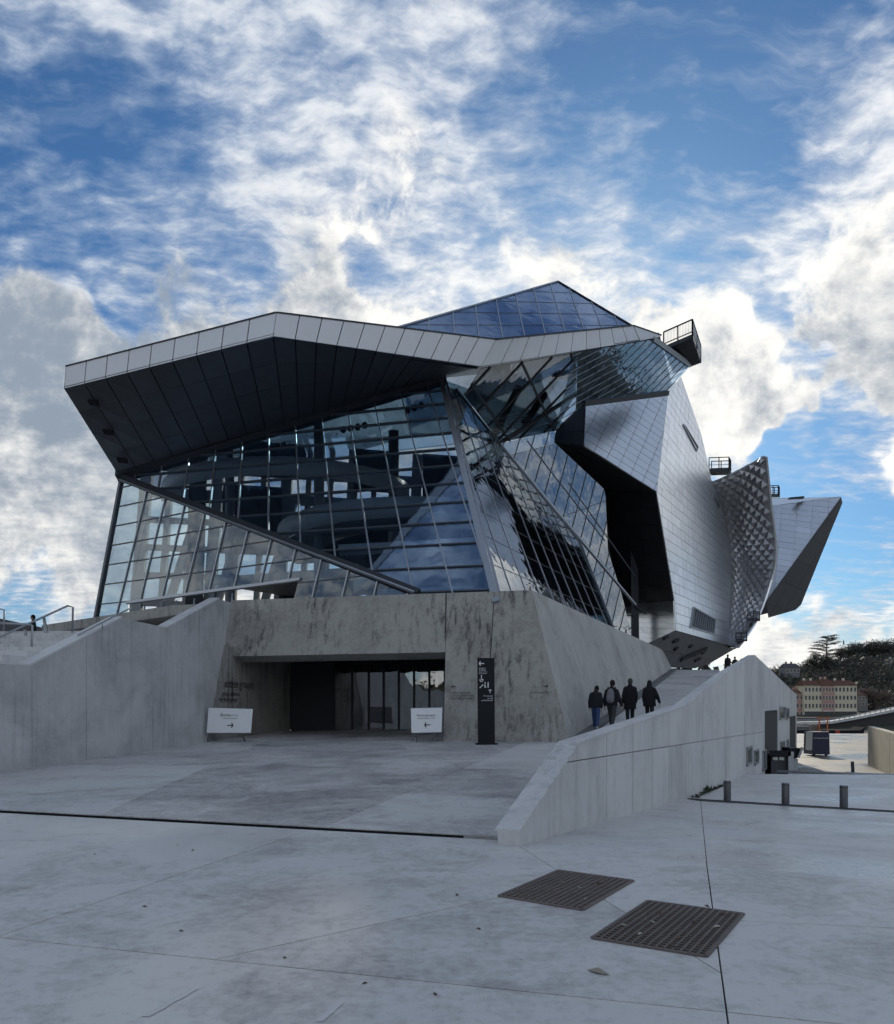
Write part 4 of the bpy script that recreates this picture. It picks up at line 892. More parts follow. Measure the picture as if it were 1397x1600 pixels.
# columns under the block, seen against the sky
for (x0, x1) in ((1058, 1062), (1066, 1072), (1075, 1080), (1098, 1106)):
    MB().prism([P(x0, 1036, 74), P(x1, 1036, 74), P(x1 + 3, 1052, 74), P(x0 + 3, 1052, 74)], (0, 0.6, 0)).build('leg', M['steel'], blk)
# vertical truss beside the recess
for (x, w) in ((990, 0.3), (995.5, 0.25)):
    MB().bar(P(x - 3, 775, 60.5), P(x, 1003, 60.5), w, 0.3, (0, 1, 0)).build('truss_chord', M['steel'], blk)
for (x0, y0, x1, y1) in ((958, 962, 992, 962), (958, 978, 992, 982), (968, 965, 968, 985), (978, 963, 978, 993), (990, 945, 1010, 960), (1010, 950, 1052, 985), (1020, 975, 1038, 995)):
    MB().bar(P(x0, y0, 60.2), P(x1, y1, 60.2), 0.09, 0.1, (0, 1, 0)).build('tie', M['steel'], blk)
# ------------------------------------------------------------------ maintenance balconies
def balcony(name, label, a, b, c, h, bars, floor_t=0.25):
    d = a + c - b; z = V((0, 0, 1)); o = empty(name, (a + c) * 0.5, label, 'balcony')
    MB().prism([a, b, c, d], (0, 0, floor_t)).build('platform', M['steel'], o)
    for (p, q_) in ((a, b), (b, c), (d, c)):
        mb = MB(); mb.bar(p + z * h, q_ + z * h, 0.07, 0.07); mb.bar(p + z * h * .5, q_ + z * h * .5, 0.04, 0.04) if not bars else mb.bar(p + z * 0.4, q_ + z * 0.4, 0.05, 0.05); mb.build('rail', M['steel'], o)
        for t in (0.0, 0.5, 1.0): MB().bar(p.lerp(q_, t), p.lerp(q_, t) + z * h, 0.07, 0.07).build('post', M['steel'], o)
        if bars:
            mb = MB(); n = int((q_ - p).length / 0.11)
            for k in range(n): mb.bar(p.lerp(q_, (k + .5) / n) + z * 0.3, p.lerp(q_, (k + .5) / n) + z * h, 0.016, 0.016)
            tag(mb.build('infill_bars', M['galv'], o), kind='stuff')
    return o
balcony('maintenance_balcony', 'black barred balcony jutting out at the top right corner of the glass hall', P(1037, 547, 51.6), P(1082, 528, 50.0), P(1095, 567, 53.7), 1.16, True)
balcony('maintenance_balcony', 'railed platform on the roof between the tall steel face and the pyramid flank', P(1108, 738, 74), P(1139, 737, 74), P(1142, 742, 76), 1.35, False, 0.35)
balcony('maintenance_balcony', 'small railed platform behind the tip of the pyramid flank', P(1200, 775, 82), P(1216, 774.5, 82), P(1218, 777, 83.5), 1.05, False, 0.2)
balcony('maintenance_balcony', 'upper small platform low on the outer edge of the pyramid flank', P(1168, 971, 74.5), P(1187, 970.5, 74.5), P(1187, 968, 76), 0.75, False, 0.16)
balcony('maintenance_balcony', 'lower small platform at the bottom of the pyramid flank', P(1150, 1003, 73), P(1167, 1002, 73), P(1167, 1000, 74.5), 0.75, False, 0.16)
# ------------------------------------------------------------------ writing
def text_mesh(body, size):
    cu = bpy.data.curves.new('writing', 'FONT'); cu.body = body; cu.size = size; cu.extrude = 0.0; cu.resolution_u = 3; cu.align_x = 'LEFT'
    o = bpy.data.objects.new('writing', cu); col.objects.link(o); bpy.context.view_layer.update()
    me = bpy.data.meshes.new_from_object(o.evaluated_get(bpy.context.evaluated_depsgraph_get())); bpy.data.objects.remove(o); bpy.data.curves.remove(cu); return me
def write(body, pos, u, w, width, mat, parent, name='lettering', h=None, th=0.004, right=False, bold=0.0):
    me = text_mesh(body, 1.0); xs_ = [v.co.x for v in me.vertices]; s = width / (max(xs_) - min(xs_)); u = V(u).normalized(); w = V(w).normalized(); n = u.cross(w)
    sy = s if h is None else h; x0 = min(xs_) if not right else max(xs_)
    for v in me.vertices: v.co = V(pos) + u * ((v.co.x - x0) * s) + w * (v.co.y * sy) + n * th
    me.update(); o = link(name, me, mat, parent); me.materials.clear(); me.materials.append(mat); return o
def arrow(pos, u, w, L_, mat, parent, th=0.005, lw=0.16):
    u = V(u).normalized() * L_; w = V(w).normalized() * abs(L_); n = u.cross(w).normalized()
    if n.y > 0: n = -n
    p = V(pos) + n * th; mb = MB(); k = lw
    mb.prism([p + u * -0.5 + w * k / 2, p + u * 0.42 + w * k / 2, p + u * 0.42 - w * k / 2, p + u * -0.5 - w * k / 2], -n * 0.003)
    for sgn in (1, -1):
        mb.prism([p + u * 0.5, p + u * 0.28, p + u * (0.10) + w * sgn * 0.36, p + u * 0.28 + w * sgn * 0.40], -n * 0.0025)
    return mb.build('arrow', mat, parent)
# ------------------------------------------------------------------ entrance signs
def sign_board(x0, y0, x1, y1, feet, name_label, words, small, adir, skew):
    d = fore_pl.hit((x0 + x1) / 2, 1158.5).y - 0.4
    o = empty('sign_board', fore_pl.hit((x0 + x1) / 2, 1158.5), name_label, 'sign')
    c = [P(x0, y0, d), P(x1, y0 + skew[0], d + 0.02), P(x1 + skew[1], y1 + skew[2], d - 0.1), P(x0 + skew[3], y1, d - 0.1)]
    n = (c[1] - c[0]).cross(c[3] - c[0]).normalized(); n = n if n.y < 0 else -n
    MB().prism(c, -n * 0.025).build('sheet', M['sign_white'], o)
    for a, b in ((c[0], c[1]), (c[3], c[2])):
        mb = MB(); mb.tube([a - n * 0.03, b - n * 0.03], 0.018, 6); mb.build('frame_tube', M['galv'], o)
    for (xa, ya, xb, yb) in feet:
        b = fore_pl.hit(xb, yb); a = P(xa, ya, d - 0.05); b = P(xb, yb, b.y)
        MB().tube([a, b], 0.016, 6).build('leg', M['galv'], o)
        MB().tube([a + V((0, 0.03, 0)), V((a.x, a.y + 0.55, fz(a.x, a.y + 0.55)))], 0.014, 6).build('leg', M['galv'], o)
    u = c[1] - c[0]; w = n.cross(u) ; w = w if w.z > 0 else -w
    wid = u.length; hgt = (c[0] - c[3]).length; ctr = (c[0] + c[1] + c[2] + c[3]) / 4
    un, wn_ = u.normalized(), w.normalized()
    for (body, fx, fy, fw, m_) in words: write(body, ctr + un * (fx * wid) + wn_ * (fy * hgt) + n * 0.004, un, wn_, fw * wid, m_, o, 'lettering')
    for (body, fx, fy, fw) in small: write(body, ctr + un * (fx * wid) + wn_ * (fy * hgt) + n * 0.004, un, wn_, fw * wid, M['ink'], o, 'lettering')
    arrow(ctr + un * (0.02 * wid) - wn_ * 0.19 * hgt + n * 0.004, un * adir, wn_, 0.15 * 1.36, M['ink'], o, 0.003)
M['faint'] = plain('faded_print', (0.36, 0.40, 0.46), 0.7)
sign_board(326, 1106, 395, 1145, ((331, 1145, 335, 1158), (377, 1145, 382, 1158)), 'white sheet sign with an arrow pointing right, standing by the stair wall', 
           [('Entrée', -0.21, 0.17, 0.24, M['ink']), ('A.N.', 0.05, 0.17, 0.15, M['faint'])], [('entrée des abonnés', -0.16, 0.07, 0.32)], 1, (2, -3, 0, -3))
sign_board(642, 1107, 691, 1145, ((650, 1145, 643, 1158), (682, 1145, 675, 1158)), 'smaller white sheet sign with an arrow pointing left, beside the concrete pier',
           [('Entrée groupes', -0.30, 0.17, 0.58, M['ink'])], [('group entrance / visite', -0.28, 0.07, 0.55)], -1, (-1, -1, -1, 1))
# ------------------------------------------------------------------ black totem
tp_ = fore_pl.hit(759.5, 1163.5); td_ = tp_.y
tot = empty('sign_totem', tp_, 'tall black totem sign with white arrows and pictograms before the pier', 'sign')
TL, TR, BR_, BL_ = P(746, 1028, td_), P(772.5, 1028, td_), P(773.5, 1163, td_), P(747, 1163, td_)
MB().prism([TL, TR, BR_, BL_], (0, 0.14, 0)).build('panel', M['black'], tot)
MB().box((BL_.x - 0.08, td_ - 0.06, BL_.z - 0.03), (BR_.x + 0.08, td_ + 0.22, BL_.z + 0.035)).build('base_plate', M['black'], tot)
tw = (TR - TL).x; th_ = TL.z - BL_.z; ux, uz = V((1, 0, 0)), V((0, 0, 1))
def tpos(fx, fy): return V((TL.x + fx * tw, td_ - 0.001, TL.z - fy * th_))
arrow(tpos(0.24, 0.065), -ux, uz, 0.17, M['white_print'], tot)
for body, fx, fy, fw in (('groupes /', 0.09, 0.125, 0.42), ('scolaires', 0.09, 0.147, 0.40), ('group entrance', 0.09, 0.167, 0.50), ('ingresso gruppi', 0.09, 0.185, 0.46)): write(body, tpos(fx, fy), ux, uz, fw * tw, M['white_print'], tot)
arrow(tpos(0.75, 0.385), uz, -ux, 0.12, M['white_print'], tot)
for body, fx, fy, fw in (('PC sécurité', 0.90, 0.447, 0.52), ('accueil', 0.90, 0.474, 0.30), ('professionnels', 0.90, 0.498, 0.64)): write(body, tpos(fx, fy), ux, uz, fw * tw, M['white_print'], tot, right=True)
pic = MB()                                     # wheelchair, stair, people pictograms
def ring(cx_, cy_, r_, a0, a1, w_, n=10):
    for k in range(n):
        t0, t1 = R(a0 + (a1 - a0) * k / n), R(a0 + (a1 - a0) * (k + 1) / n)
        pic.prism([tpos(cx_ + r_ * math.cos(t0), cy_ - r_ * math.sin(t0) * 0.2) + V((0, -0.004, 0)), tpos(cx_ + r_ * math.cos(t1), cy_ - r_ * math.sin(t1) * 0.2) + V((0, -0.004, 0)),
                   tpos(cx_ + (r_ - w_) * math.cos(t1), cy_ - (r_ - w_) * math.sin(t1) * 0.2) + V((0, -0.004, 0)), tpos(cx_ + (r_ - w_) * math.cos(t0), cy_ - (r_ - w_) * math.sin(t0) * 0.2) + V((0, -0.004, 0))], (0, 0.003, 0))
def stroke(a, b, w_=0.02): pic.bar(tpos(*a) + V((0, -0.003, 0)), tpos(*b) + V((0, -0.003, 0)), w_, 0.004, (0, 1, 0))
ring(0.24, 0.255, 0.11, 140, 400, 0.035); stroke((0.24, 0.215), (0.25, 0.25)); stroke((0.25, 0.25), (0.34, 0.252)); ring(0.24, 0.207, 0.04, 0, 360, 0.04, 6)
for k in range(3): stroke((0.12 + k * 0.07, 0.345 - k * 0.014), (0.19 + k * 0.07, 0.345 - k * 0.014)); stroke((0.19 + k * 0.07, 0.345 - k * 0.014), (0.19 + k * 0.07, 0.331 - k * 0.014))
ring(0.45, 0.285, 0.035, 0, 360, 0.035, 6); ring(0.63, 0.285, 0.03, 0, 360, 0.03, 6); stroke((0.45, 0.295), (0.43, 0.345)); stroke((0.45, 0.31), (0.50, 0.345)); stroke((0.63, 0.293), (0.63, 0.345), 0.03)
pic.build('pictogram', M['white_print'], tot)
# ------------------------------------------------------------------ letters on the plinth
ul = -fdir; wl_ = PF.n.cross(ul); wl_ = wl_ if wl_.z > 0 else -wl_
def pl_text(body, x, y, x1, right=False): write(body, PF.hit(x, y), ul, wl_, (PF.hit(x1, y) - PF.hit(x, y)).length if not right else (PF.hit(x, y) - PF.hit(x1, y)).length, M['letter'], plinth, right=right, th=0.006)
pl_text('entrée groupes', 704.5, 1084, 736); pl_text('groups entrance', 704.5, 1088.2, 739); pl_text('ingresso gruppi', 704.5, 1092.6, 737)
pl_text('la brasserie', 856, 1083.5, 829, True)
arrow(PF.hit(709, 1073), -ul, wl_, 0.15, M['letter'], plinth, 0.006, 0.2); arrow(PF.hit(853, 1072.5), ul, wl_, 0.15, M['letter'], plinth, 0.006, 0.2)
lu_ = (lw[1] - lw[0]); lu_.z = 0; lu_.normalize(); ln_ = -fdir; PL_ = Plane(lw[0], lw[0] + lu_, lw[0] + V((0, 0, 1)))
for body, x, y, wdt in (('entrée groupes', 351, 1074, 2.6), ('groups entrance', 346, 1087, 1.5), ('ingresso gruppi', 342, 1096, 1.5)):
    p = PL_.hit(x, y); write(body, p, lu_, (0, 0, 1), wdt, M['letter'], plinth, th=0.012, h=0.46 if wdt > 2 else 0.24)
# ------------------------------------------------------------------ floor gratings
M['rust'] = plain('rusty_grating', (0.17, 0.145, 0.135), 0.65, 0.5, 0.5, 0.3, 0.3, 30)
def grating(c4, label):
    pts = [gpt(x, y) for x, y in c4]; o = empty('floor_grating', sum(pts, V((0, 0, 0))) / 4, label, 'grating', 'floor gratings set in the plaza')
    z = V((0, 0, 1)); pit_shade = MB(); pit_shade.prism([p + z * 0.002 for p in pts], (0, 0, 0.001)); pit_shade.build('pit_shade', M['black'], o)  # flat black sheet on the slab, painted shade in place of a pit
    fm = MB()
    for a, b in zip(pts, pts[1:] + pts[:1]): fm.bar(a + z * 0.006, b + z * 0.006, 0.03, 0.014)
    fm.build('frame', M['rust'], o)
    n1, n2 = 14, 22
    m1 = MB()
    for k in range(1, n1): t = k / n1; m1.bar(pts[0].lerp(pts[1], t) + z * 0.008, pts[3].lerp(pts[2], t) + z * 0.008, 0.016, 0.014)
    for k in range(1, n2): t = k / n2; m1.bar(pts[0].lerp(pts[3], t) + z * 0.0085, pts[1].lerp(pts[2], t) + z * 0.0085, 0.013, 0.0138)
    tag(m1.build('bar_grid', M['rust'], o), kind='stuff'); return o
g1 = [(873, 1361), (989, 1377), (910, 1423), (780, 1401)]; g2_ = [(1013, 1409), (1161, 1429), (1103, 1496), (926, 1467)]
grating(g1, 'rusty floor grating next to the low front end of the ramp wall'); grating(g2_, 'rusty floor grating cut by the plaza joint, nearer to the viewer')
M['leaf'] = plain('dry_leaf', (0.09, 0.065, 0.045), 0.8, 0, 0.3, 0.3); M['leaf_p'] = plain('pale_leaf', (0.30, 0.28, 0.24), 0.8, 0, 0.3, 0.3)
def leaf(x, y, s, mat, rot, label, grp, z=0.0, plane=None):
    c = gpt(x, y) if plane is None else plane.hit(x, y); c = c + V((0, 0, z + 0.003))
    ou = [(-1, 0, 0.0), (-0.55, 0.32, .12), (0, 0.42, .2), (0.5, 0.3, .1), (1, 0, .02), (0.45, -0.34, .14), (0, -0.4, .22), (-0.5, -0.28, .1)]; cr, sr = math.cos(rot), math.sin(rot)
    vs = [V((0, 0, 0.02 * s / 0.05))] + [V((a * cr - b * sr, a * sr + b * cr, h * 0.5)) * s for a, b, h in ou]
    me_ = [c + v for v in vs]; fs = [[0, k + 1, (k + 1) % 8 + 1] for k in range(8)]
    tag(mesh('fallen_leaf', me_, fs, mat), label, 'leaf', grp)
rl_ = random.Random(4)
for (x, y) in ((880, 1382), (905, 1390), (935, 1384), (862, 1394), (915, 1408), (1030, 1430), (1020, 1445), (1085, 1445), (1120, 1452), (1060, 1470), (975, 1450), (1105, 1420), (1050, 1482), (1130, 1432), (1000, 1463)):
    leaf(x, y, rl_.uniform(0.022, 0.04), M['leaf_p'] if rl_.random() < .5 else M['leaf'], rl_.random() * 6, 'small dry leaf caught on the grating nearer to the ramp wall' if y < 1409 and x < 1000 else 'small dry leaf caught on the grating cut by the plaza joint', 'leaves on the gratings', 0.016)
for (x, y) in ((148, 1335), (278, 1321), (301, 1329), (226, 1417), (283, 1455), (445, 1497), (570, 1537), (680, 1554), (714, 1399), (748, 1452), (1083, 1340)):
    ok = y > 1320 or x < 780
    if ok: leaf(x, y, rl_.uniform(0.018, 0.034), M['leaf'], rl_.random() * 6, 'small dark leaf lying on the bare plaza slabs', 'leaves on the plaza')
leaf(935, 1520, 0.075, M['leaf_p'], 5.6, 'larger pale leaf curled on the slab in front of the gratings', None)
M['worn_paint'] = plain('worn_paint', (0.52, 0.525, 0.53), 0.8, 0, 0.3, 0.15)
for (xa, ya, xb, yb, lb_) in ((228, 1589, 303, 1546, 'worn pale paint dash on the slab at the lower left'), (497, 1597, 532, 1569, 'worn pale paint dash on the slab at the bottom centre')):
    a, b = gpt(xa, ya), gpt(xb, yb); s_ = V((0.028, 0, 0)); n_ = 9; r9 = random.Random(xa); L_, R_ = [], []
    for k in range(n_): p = a.lerp(b, k / (n_ - 1)) + V((0, 0, 0.004)); L_.append(p - s_ * r9.uniform(.5, 1.1)); R_.append(p + s_ * r9.uniform(.5, 1.1))
    tag(mesh('paint_mark', L_ + R_, [[k, k + n_, k + n_ + 1, k + 1] for k in range(n_ - 1)], M['worn_paint']), lb_, 'marking', kind='structure')
# ------------------------------------------------------------------ bollards and barrier
def bollard(x, y, h, label):
    c = gpt(x, y, z_b - 0.03); o = empty('bollard', c, label, 'bollard', 'bollards across the roadway'); r_ = 0.082
    MB().tube([c + V((0, 0, -0.05)), c + V((0, 0, h - 0.015)), c + V((0, 0, h))], [r_, r_, r_ * 0.93], 20).build('post', M['bollard'], o, False)
    MB().tube([c + V((0, 0, h - 0.05)), c + V((0, 0, h - 0.035))], r_ * 1.02, 20).build('ring', M['steel'], o)
M['bollard'] = plain('bollard_steel', (0.16, 0.165, 0.175), 0.35, 0.85)
bollard(1136.5, 1250, 0.44, 'grey steel bollard nearest the ramp wall'); bollard(1227.5, 1256, 0.46, 'middle one of the three grey steel bollards'); bollard(1318.5, 1261, 0.46, 'grey steel bollard farthest from the ramp wall')
bar_o = empty('lifting_barrier', P(1332, 1210, 30), 'thin horizontal barrier pole with a dark post behind the bollards', 'barrier')
MB().tube([P(1214, 1205, 29.5), P(1398, 1211, 28.5), P(1450, 1213, 28)], 0.045, 8).build('pole', M['galv'], bar_o, True)
MB().prism([P(1327, 1207, 29.3), P(1338, 1207, 29.3), P(1338, 1217, 29.3), P(1327, 1217, 29.3)], (0, .3, 0)).build('post_box', M['steel'], bar_o)
MB().tube([P(1333, 1210, 29.4), P(1332, 1190, 29.4)], 0.06, 8).build('post', M['steel'], bar_o)
# weeds along the foot of the ramp wall
M['weed'] = plain('weed_leaf', (0.035, 0.055, 0.03), 0.7, 0, 0.3, 0.3)
def weeds(d0, d1, n, h, seed):
    rr = random.Random(seed); mb = MB()
    for k in range(n):
        d = rr.uniform(d0, d1); b = wp(d, 0, 0.04 + rr.random() * 0.12); zz = -0.55 * min(1, max(0, (d - 9) / 9.6)) if d < 18.6 else -0.58 - (d - 18.6) * 0.035; b.z = zz - 0.01
        hh = h * rr.uniform(0.3, 1); t = b + V((rr.uniform(-.1, .1), rr.uniform(-.1, .1), hh)); s = V((rr.uniform(-1, 1), rr.uniform(-1, 1), 0)).normalized() * 0.03
        mb.add([b, b.lerp(t, .5) + s, t, b.lerp(t, .5) - s], [[0, 1, 2, 3]])
    return mb
tag(weeds(18.5, 24, 260, 0.06, 3).build('weeds', M['weed']), 'dark green weeds along the foot of the ramp wall behind the bollard line', 'weeds', kind='stuff')
tag(weeds(20.4, 20.6, 14, 0.2, 5).build('weed_plant', M['weed']), 'taller dark weed growing against the ramp wall', 'plant')
# ------------------------------------------------------------------ people
def prim_ell(mb, c, r, n=12, m=8, tilt=0.0):
    vs, fs = [], []; c = V(c)
    for j in range(1, m):
        a = math.pi * j / m
        for k in range(n):
            b = 2 * math.pi * k / n; p = V((r[0] * math.sin(a) * math.cos(b), r[1] * math.sin(a) * math.sin(b), r[2] * math.cos(a)))
            if tilt: p.rotate(Matrix.Rotation(tilt, 3, 'X'))
            vs.append(c + p)
    top_, bt_ = V((0, 0, r[2])), V((0, 0, -r[2]))
    if tilt: top_.rotate(Matrix.Rotation(tilt, 3, 'X')); bt_.rotate(Matrix.Rotation(tilt, 3, 'X'))
    vs += [c + top_, c + bt_]; L0 = len(vs)
    for j in range(m - 2):
        for k in range(n): fs.append([j * n + k, (j + 1) * n + k, (j + 1) * n + (k + 1) % n, j * n + (k + 1) % n])
    for k in range(n): fs.append([L0 - 2, k, (k + 1) % n]); fs.append([L0 - 1, (m - 2) * n + (k + 1) % n, (m - 2) * n + k])
    mb.add(vs, fs)
def prim_cap(mb, p0, r0, p1, r1, flat=1.0):
    p0, p1 = V(p0), V(p1); mb.tube([p0, p0.lerp(p1, .5), p1], [r0, (r0 + r1) / 2, r1], 12); prim_ell(mb, p0, (r0,) * 3, 10, 6); prim_ell(mb, p1, (r1,) * 3, 10, 6)
def fuse(mb, voxel, name, mat, parent, mtx):
    me = bpy.data.meshes.new(name); me.from_pydata([tuple(v) for v in mb.v], [], mb.f); me.update()
    o = bpy.data.objects.new(name, me); col.objects.link(o); md = o.modifiers.new('r', 'REMESH'); md.mode = 'VOXEL'; md.voxel_size = voxel
    ms = o.modifiers.new('s', 'SMOOTH'); ms.iterations = 3; ms.factor = 0.5
    bpy.context.view_layer.update(); nm = bpy.data.meshes.new_from_object(o.evaluated_get(bpy.context.evaluated_depsgraph_get())); bpy.data.objects.remove(o); bpy.data.meshes.remove(me)
    nm.transform(mtx); nm.polygons.foreach_set('use_smooth', [True] * len(nm.polygons)); nm.materials.clear(); return link(name, nm, mat, parent)
M['skin'] = plain('skin', (0.42, 0.27, 0.20), 0.55)
for nm_, c_ in (('cloth_black', (0.018, 0.02, 0.026)), ('cloth_coat', (0.013, 0.014, 0.018)), ('denim', (0.05, 0.08, 0.19)), ('trouser', (0.05, 0.055, 0.056)), ('hair_dark', (0.015, 0.012, 0.01)), ('hair_grey', (0.06, 0.055, 0.05)), ('shoe_pale', (0.5, 0.47, 0.44)), ('shoe_dark', (0.012, 0.012, 0.013)), ('pack', (0.16, 0.16, 0.18))):
    M[nm_] = plain(nm_, c_, 0.85, 0, 0.25, 0.15, 0.3, 30)
def person(foot, H_, label, coat='jacket', legs='trouser', hair='hair_dark', shoes='shoe_dark', stride=0.2, bow=0.0, heading=0.0, arms=((0.0, -0.02), (0.0, 0.02)), detail=True, hood=False, cm='cloth_black', long_hair=False, wide=1.0, group='people walking up the ramp'):
    o = empty('person', foot, label, 'person', group)
    mtx = Matrix.Translation(foot) @ Matrix.Rotation(heading, 4, 'Z') @ Matrix.Scale(H_ / 1.75, 4)
    vx = 0.012 if detail else 0.02
    hc = V((0.02 * math.sin(H_ * 40), 0.02 + 0.5 * bow * 0.2, 1.63 - bow * 0.05)); b = MB(); t = MB(); c = MB(); sh = MB(); hr_ = MB()
    # body: head, neck, trunk, limbs, five-fingered hands, feet
    prim_ell(b, hc, (0.082, 0.10, 0.122), tilt=-bow * 0.5); prim_ell(b, hc + V((0, 0.095, -0.02)), (0.014, 0.022, 0.022)); prim_cap(b, (0, -0.01, 1.42), 0.062, hc - V((0, 0.015, 0.07)), 0.056)
    for s in (-1, 1): prim_ell(b, hc + V((s * 0.077, 0.0, -0.01)), (0.014, 0.022, 0.032))
    prim_ell(b, (0, 0, 1.25), (0.16, 0.10, 0.24)); prim_ell(b, (0, 0, 0.98), (0.15, 0.10, 0.17))
    for s, (lx, fy), st in ((-1, arms[0], stride), (1, arms[1], -stride)):
        sho, elb = V((s * 0.158, 0, 1.365)), V((s * (0.212 + lx * 0.5), -0.03 + fy * 0.3, 1.10)); wr = V((s * (0.215 + lx), 0.03 + fy, 0.86)); hd = wr + V((s * 0.005, 0.02, -0.07))
        prim_cap(b, sho, 0.055, elb, 0.042); prim_cap(b, elb, 0.041, wr, 0.028); prim_ell(b, hd, (0.022, 0.042, 0.052))
        for k in range(4):
            f0 = hd + V((0, -0.028 + 0.019 * k, -0.04)); f1 = f0 + V((-s * 0.008, 0.006, -0.04 - 0.008 * (k in (1, 2)))); prim_cap(b, f0, 0.0095, f1, 0.0085); prim_cap(b, f1, 0.0088, f1 + V((-s * 0.02, 0.01, -0.022)), 0.008)
        prim_cap(b, hd + V((-s * 0.005, 0.035, 0.02)), 0.011, hd + V((-s * 0.015, 0.06, -0.025)), 0.009)
        hip, kn, an = V((s * 0.088, 0, 0.92)), V((s * 0.095, st * 0.55 + 0.05, 0.50)), V((s * 0.095, st * 1.0, 0.09 + max(0, -st) * 0.25))
        prim_cap(b, hip, 0.082, kn, 0.055); prim_cap(b, kn, 0.055, an, 0.036); prim_cap(b, an - V((0, 0.03, 0.045)), 0.036, an + V((0, 0.13, -0.05)), 0.032)
        lr = 0.014
        prim_cap(t, hip, 0.088 + lr, kn, 0.062 + lr); prim_cap(t, kn, 0.062 + lr, an + V((0, 0, 0.02)), 0.048 + lr * .7)
        prim_cap(sh, an - V((0, 0.045, 0.045)), 0.044, an + V((0, 0.14, -0.052)), 0.038)
        ar = 0.024 * wide
        prim_cap(c, sho, 0.062 + ar, elb, 0.05 + ar); prim_cap(c, elb, 0.05 + ar, wr + V((0, 0, 0.015)), 0.036 + ar * .6)
    prim_ell(t, (0, 0, 0.96), (0.165, 0.118, 0.15))
    w = wide
    rings_ = [(1.50, .06, .05), (1.47, .095, .07), (1.43, .15, .09), (1.36, .185, .115), (1.2, .19, .13), (1.05, .195, .133), (0.92, .2, .14), (0.86, .2, .14)]
    if coat == 'coat': rings_ += [(0.78, .205, .147), (0.70, .212, .155), (0.62, .215, .16)]
    if coat == 'parka': rings_ += [(0.80, .215, .15), (0.72, .215, .15)]
    nn_ = 18; vv_ = [V((rx * w * math.cos(2 * math.pi * k / nn_), ry * w * math.sin(2 * math.pi * k / nn_), z)) for z, rx, ry in rings_ for k in range(nn_)]
    c.add(vv_, [[i * nn_ + k, (i + 1) * nn_ + k, (i + 1) * nn_ + (k + 1) % nn_, i * nn_ + (k + 1) % nn_] for i in range(len(rings_) - 1) for k in range(nn_)] + [list(range(nn_)), [(len(rings_) - 1) * nn_ + k for k in range(nn_ - 1, -1, -1)]])
    prim_cap(c, (0, -0.012, 1.44), 0.085, (0, 0, 1.50), 0.075)
    fuse(b, vx, 'body', M['skin'], o, mtx); fuse(t, 0.018, 'trousers', M[legs], o, mtx); fuse(c, 0.018, 'coat', M[cm], o, mtx); fuse(sh, 0.014, 'shoes', M[shoes], o, mtx)
    prim_ell(hr_, hc + V((0, -0.012, 0.018)), (0.093, 0.105, 0.124), tilt=-bow * 0.5)
    if long_hair or hood: prim_ell(hr_, hc + V((0, -0.05, -0.09)), (0.10, 0.075, 0.15)); prim_cap(hr_, hc + V((0, -0.03, 0)), 0.095, hc + V((0, -0.05, -0.14)), 0.12 if hood else 0.09)
    fuse(hr_, 0.014, 'hood' if hood else 'hair', M[cm if hood else hair], o, mtx); return o
def rz(d): return 0.38 + (d - 25.3) / (rl1.y - 25.3) * (rz1 - 0.38)
def on_ramp(x, d): return V(((x - CX) * d / FL, d, rz(d)))
person(on_ramp(931, 28.0), 1.60, 'person in blue jeans and a dark jacket, nearest the plinth on the ramp', 'jacket', 'denim', 'hair_dark', 'shoe_pale', 0.26, 1.0, -0.35, ((0.03, 0.02), (0.0, 0.0)), wide=1.05)
p2 = person(on_ramp(956, 27.9), 1.76, 'person in dark jacket and grey trousers carrying a backpack on the ramp', 'jacket', 'trouser', 'hair_dark', 'shoe_dark', 0.34, 0.1, -0.45, ((0.05, 0.04), (0.09, 0.14)), wide=1.03)
person(on_ramp(984.5, 29.0), 1.74, 'person in a long black coat with hands at the sides, on the ramp', 'coat', 'cloth_black', 'hair_grey', 'shoe_dark', -0.22, 0.3, -0.15, ((0.04, -0.04), (0.0, 0.03)), cm='cloth_coat', wide=1.04)
person(on_ramp(1015, 29.3), 1.66, 'person in a hooded black parka with one arm out, by the ramp wall', 'parka', 'cloth_black', 'hair_dark', 'shoe_dark', 0.28, 0.6, -0.3, ((0.0, 0.05), (0.16, 0.02)), hood=True, cm='cloth_coat', wide=1.16)
person(V(((1137 - CX) * 69 / FL, 69, rz1)), 1.78, 'distant dark figure, the taller of two at the top of the ramp', 'jacket', 'trouser', detail=False, group='people at the top of the ramp')
person(V(((1148.5 - CX) * 70 / FL, 70, rz1)), 1.66, 'distant dark figure, the shorter of two at the top of the ramp', 'jacket', 'trouser', detail=False, group='people at the top of the ramp')
person(P(52, 1038, 36) * 1.0 + V((0, 0, 3.87 - P(52, 1038, 36).z)), 1.74, 'lone person in dark clothes at the top of the outdoor stair', 'jacket', 'trouser', detail=False, heading=1.9, group='person on the stair')
f2 = on_ramp(956, 27.9); mb = MB()
for z, rx, ry, y in ((1.36, 0.11, 0.06, -0.18), (1.28, 0.14, 0.085, -0.20), (1.16, 0.15, 0.10, -0.215), (1.06, 0.145, 0.10, -0.21)): prim_ell(mb, (0, y, z), (rx, ry, 0.11))
prim_ell(mb, (0, -0.31, 1.10), (0.10, 0.035, 0.09))
bp = fuse(mb, 0.016, 'backpack', M['pack'], None, Matrix.Translation(f2) @ Matrix.Rotation(-0.45, 4, 'Z')); tag(bp, 'grey backpack worn by the person in grey trousers', 'backpack')
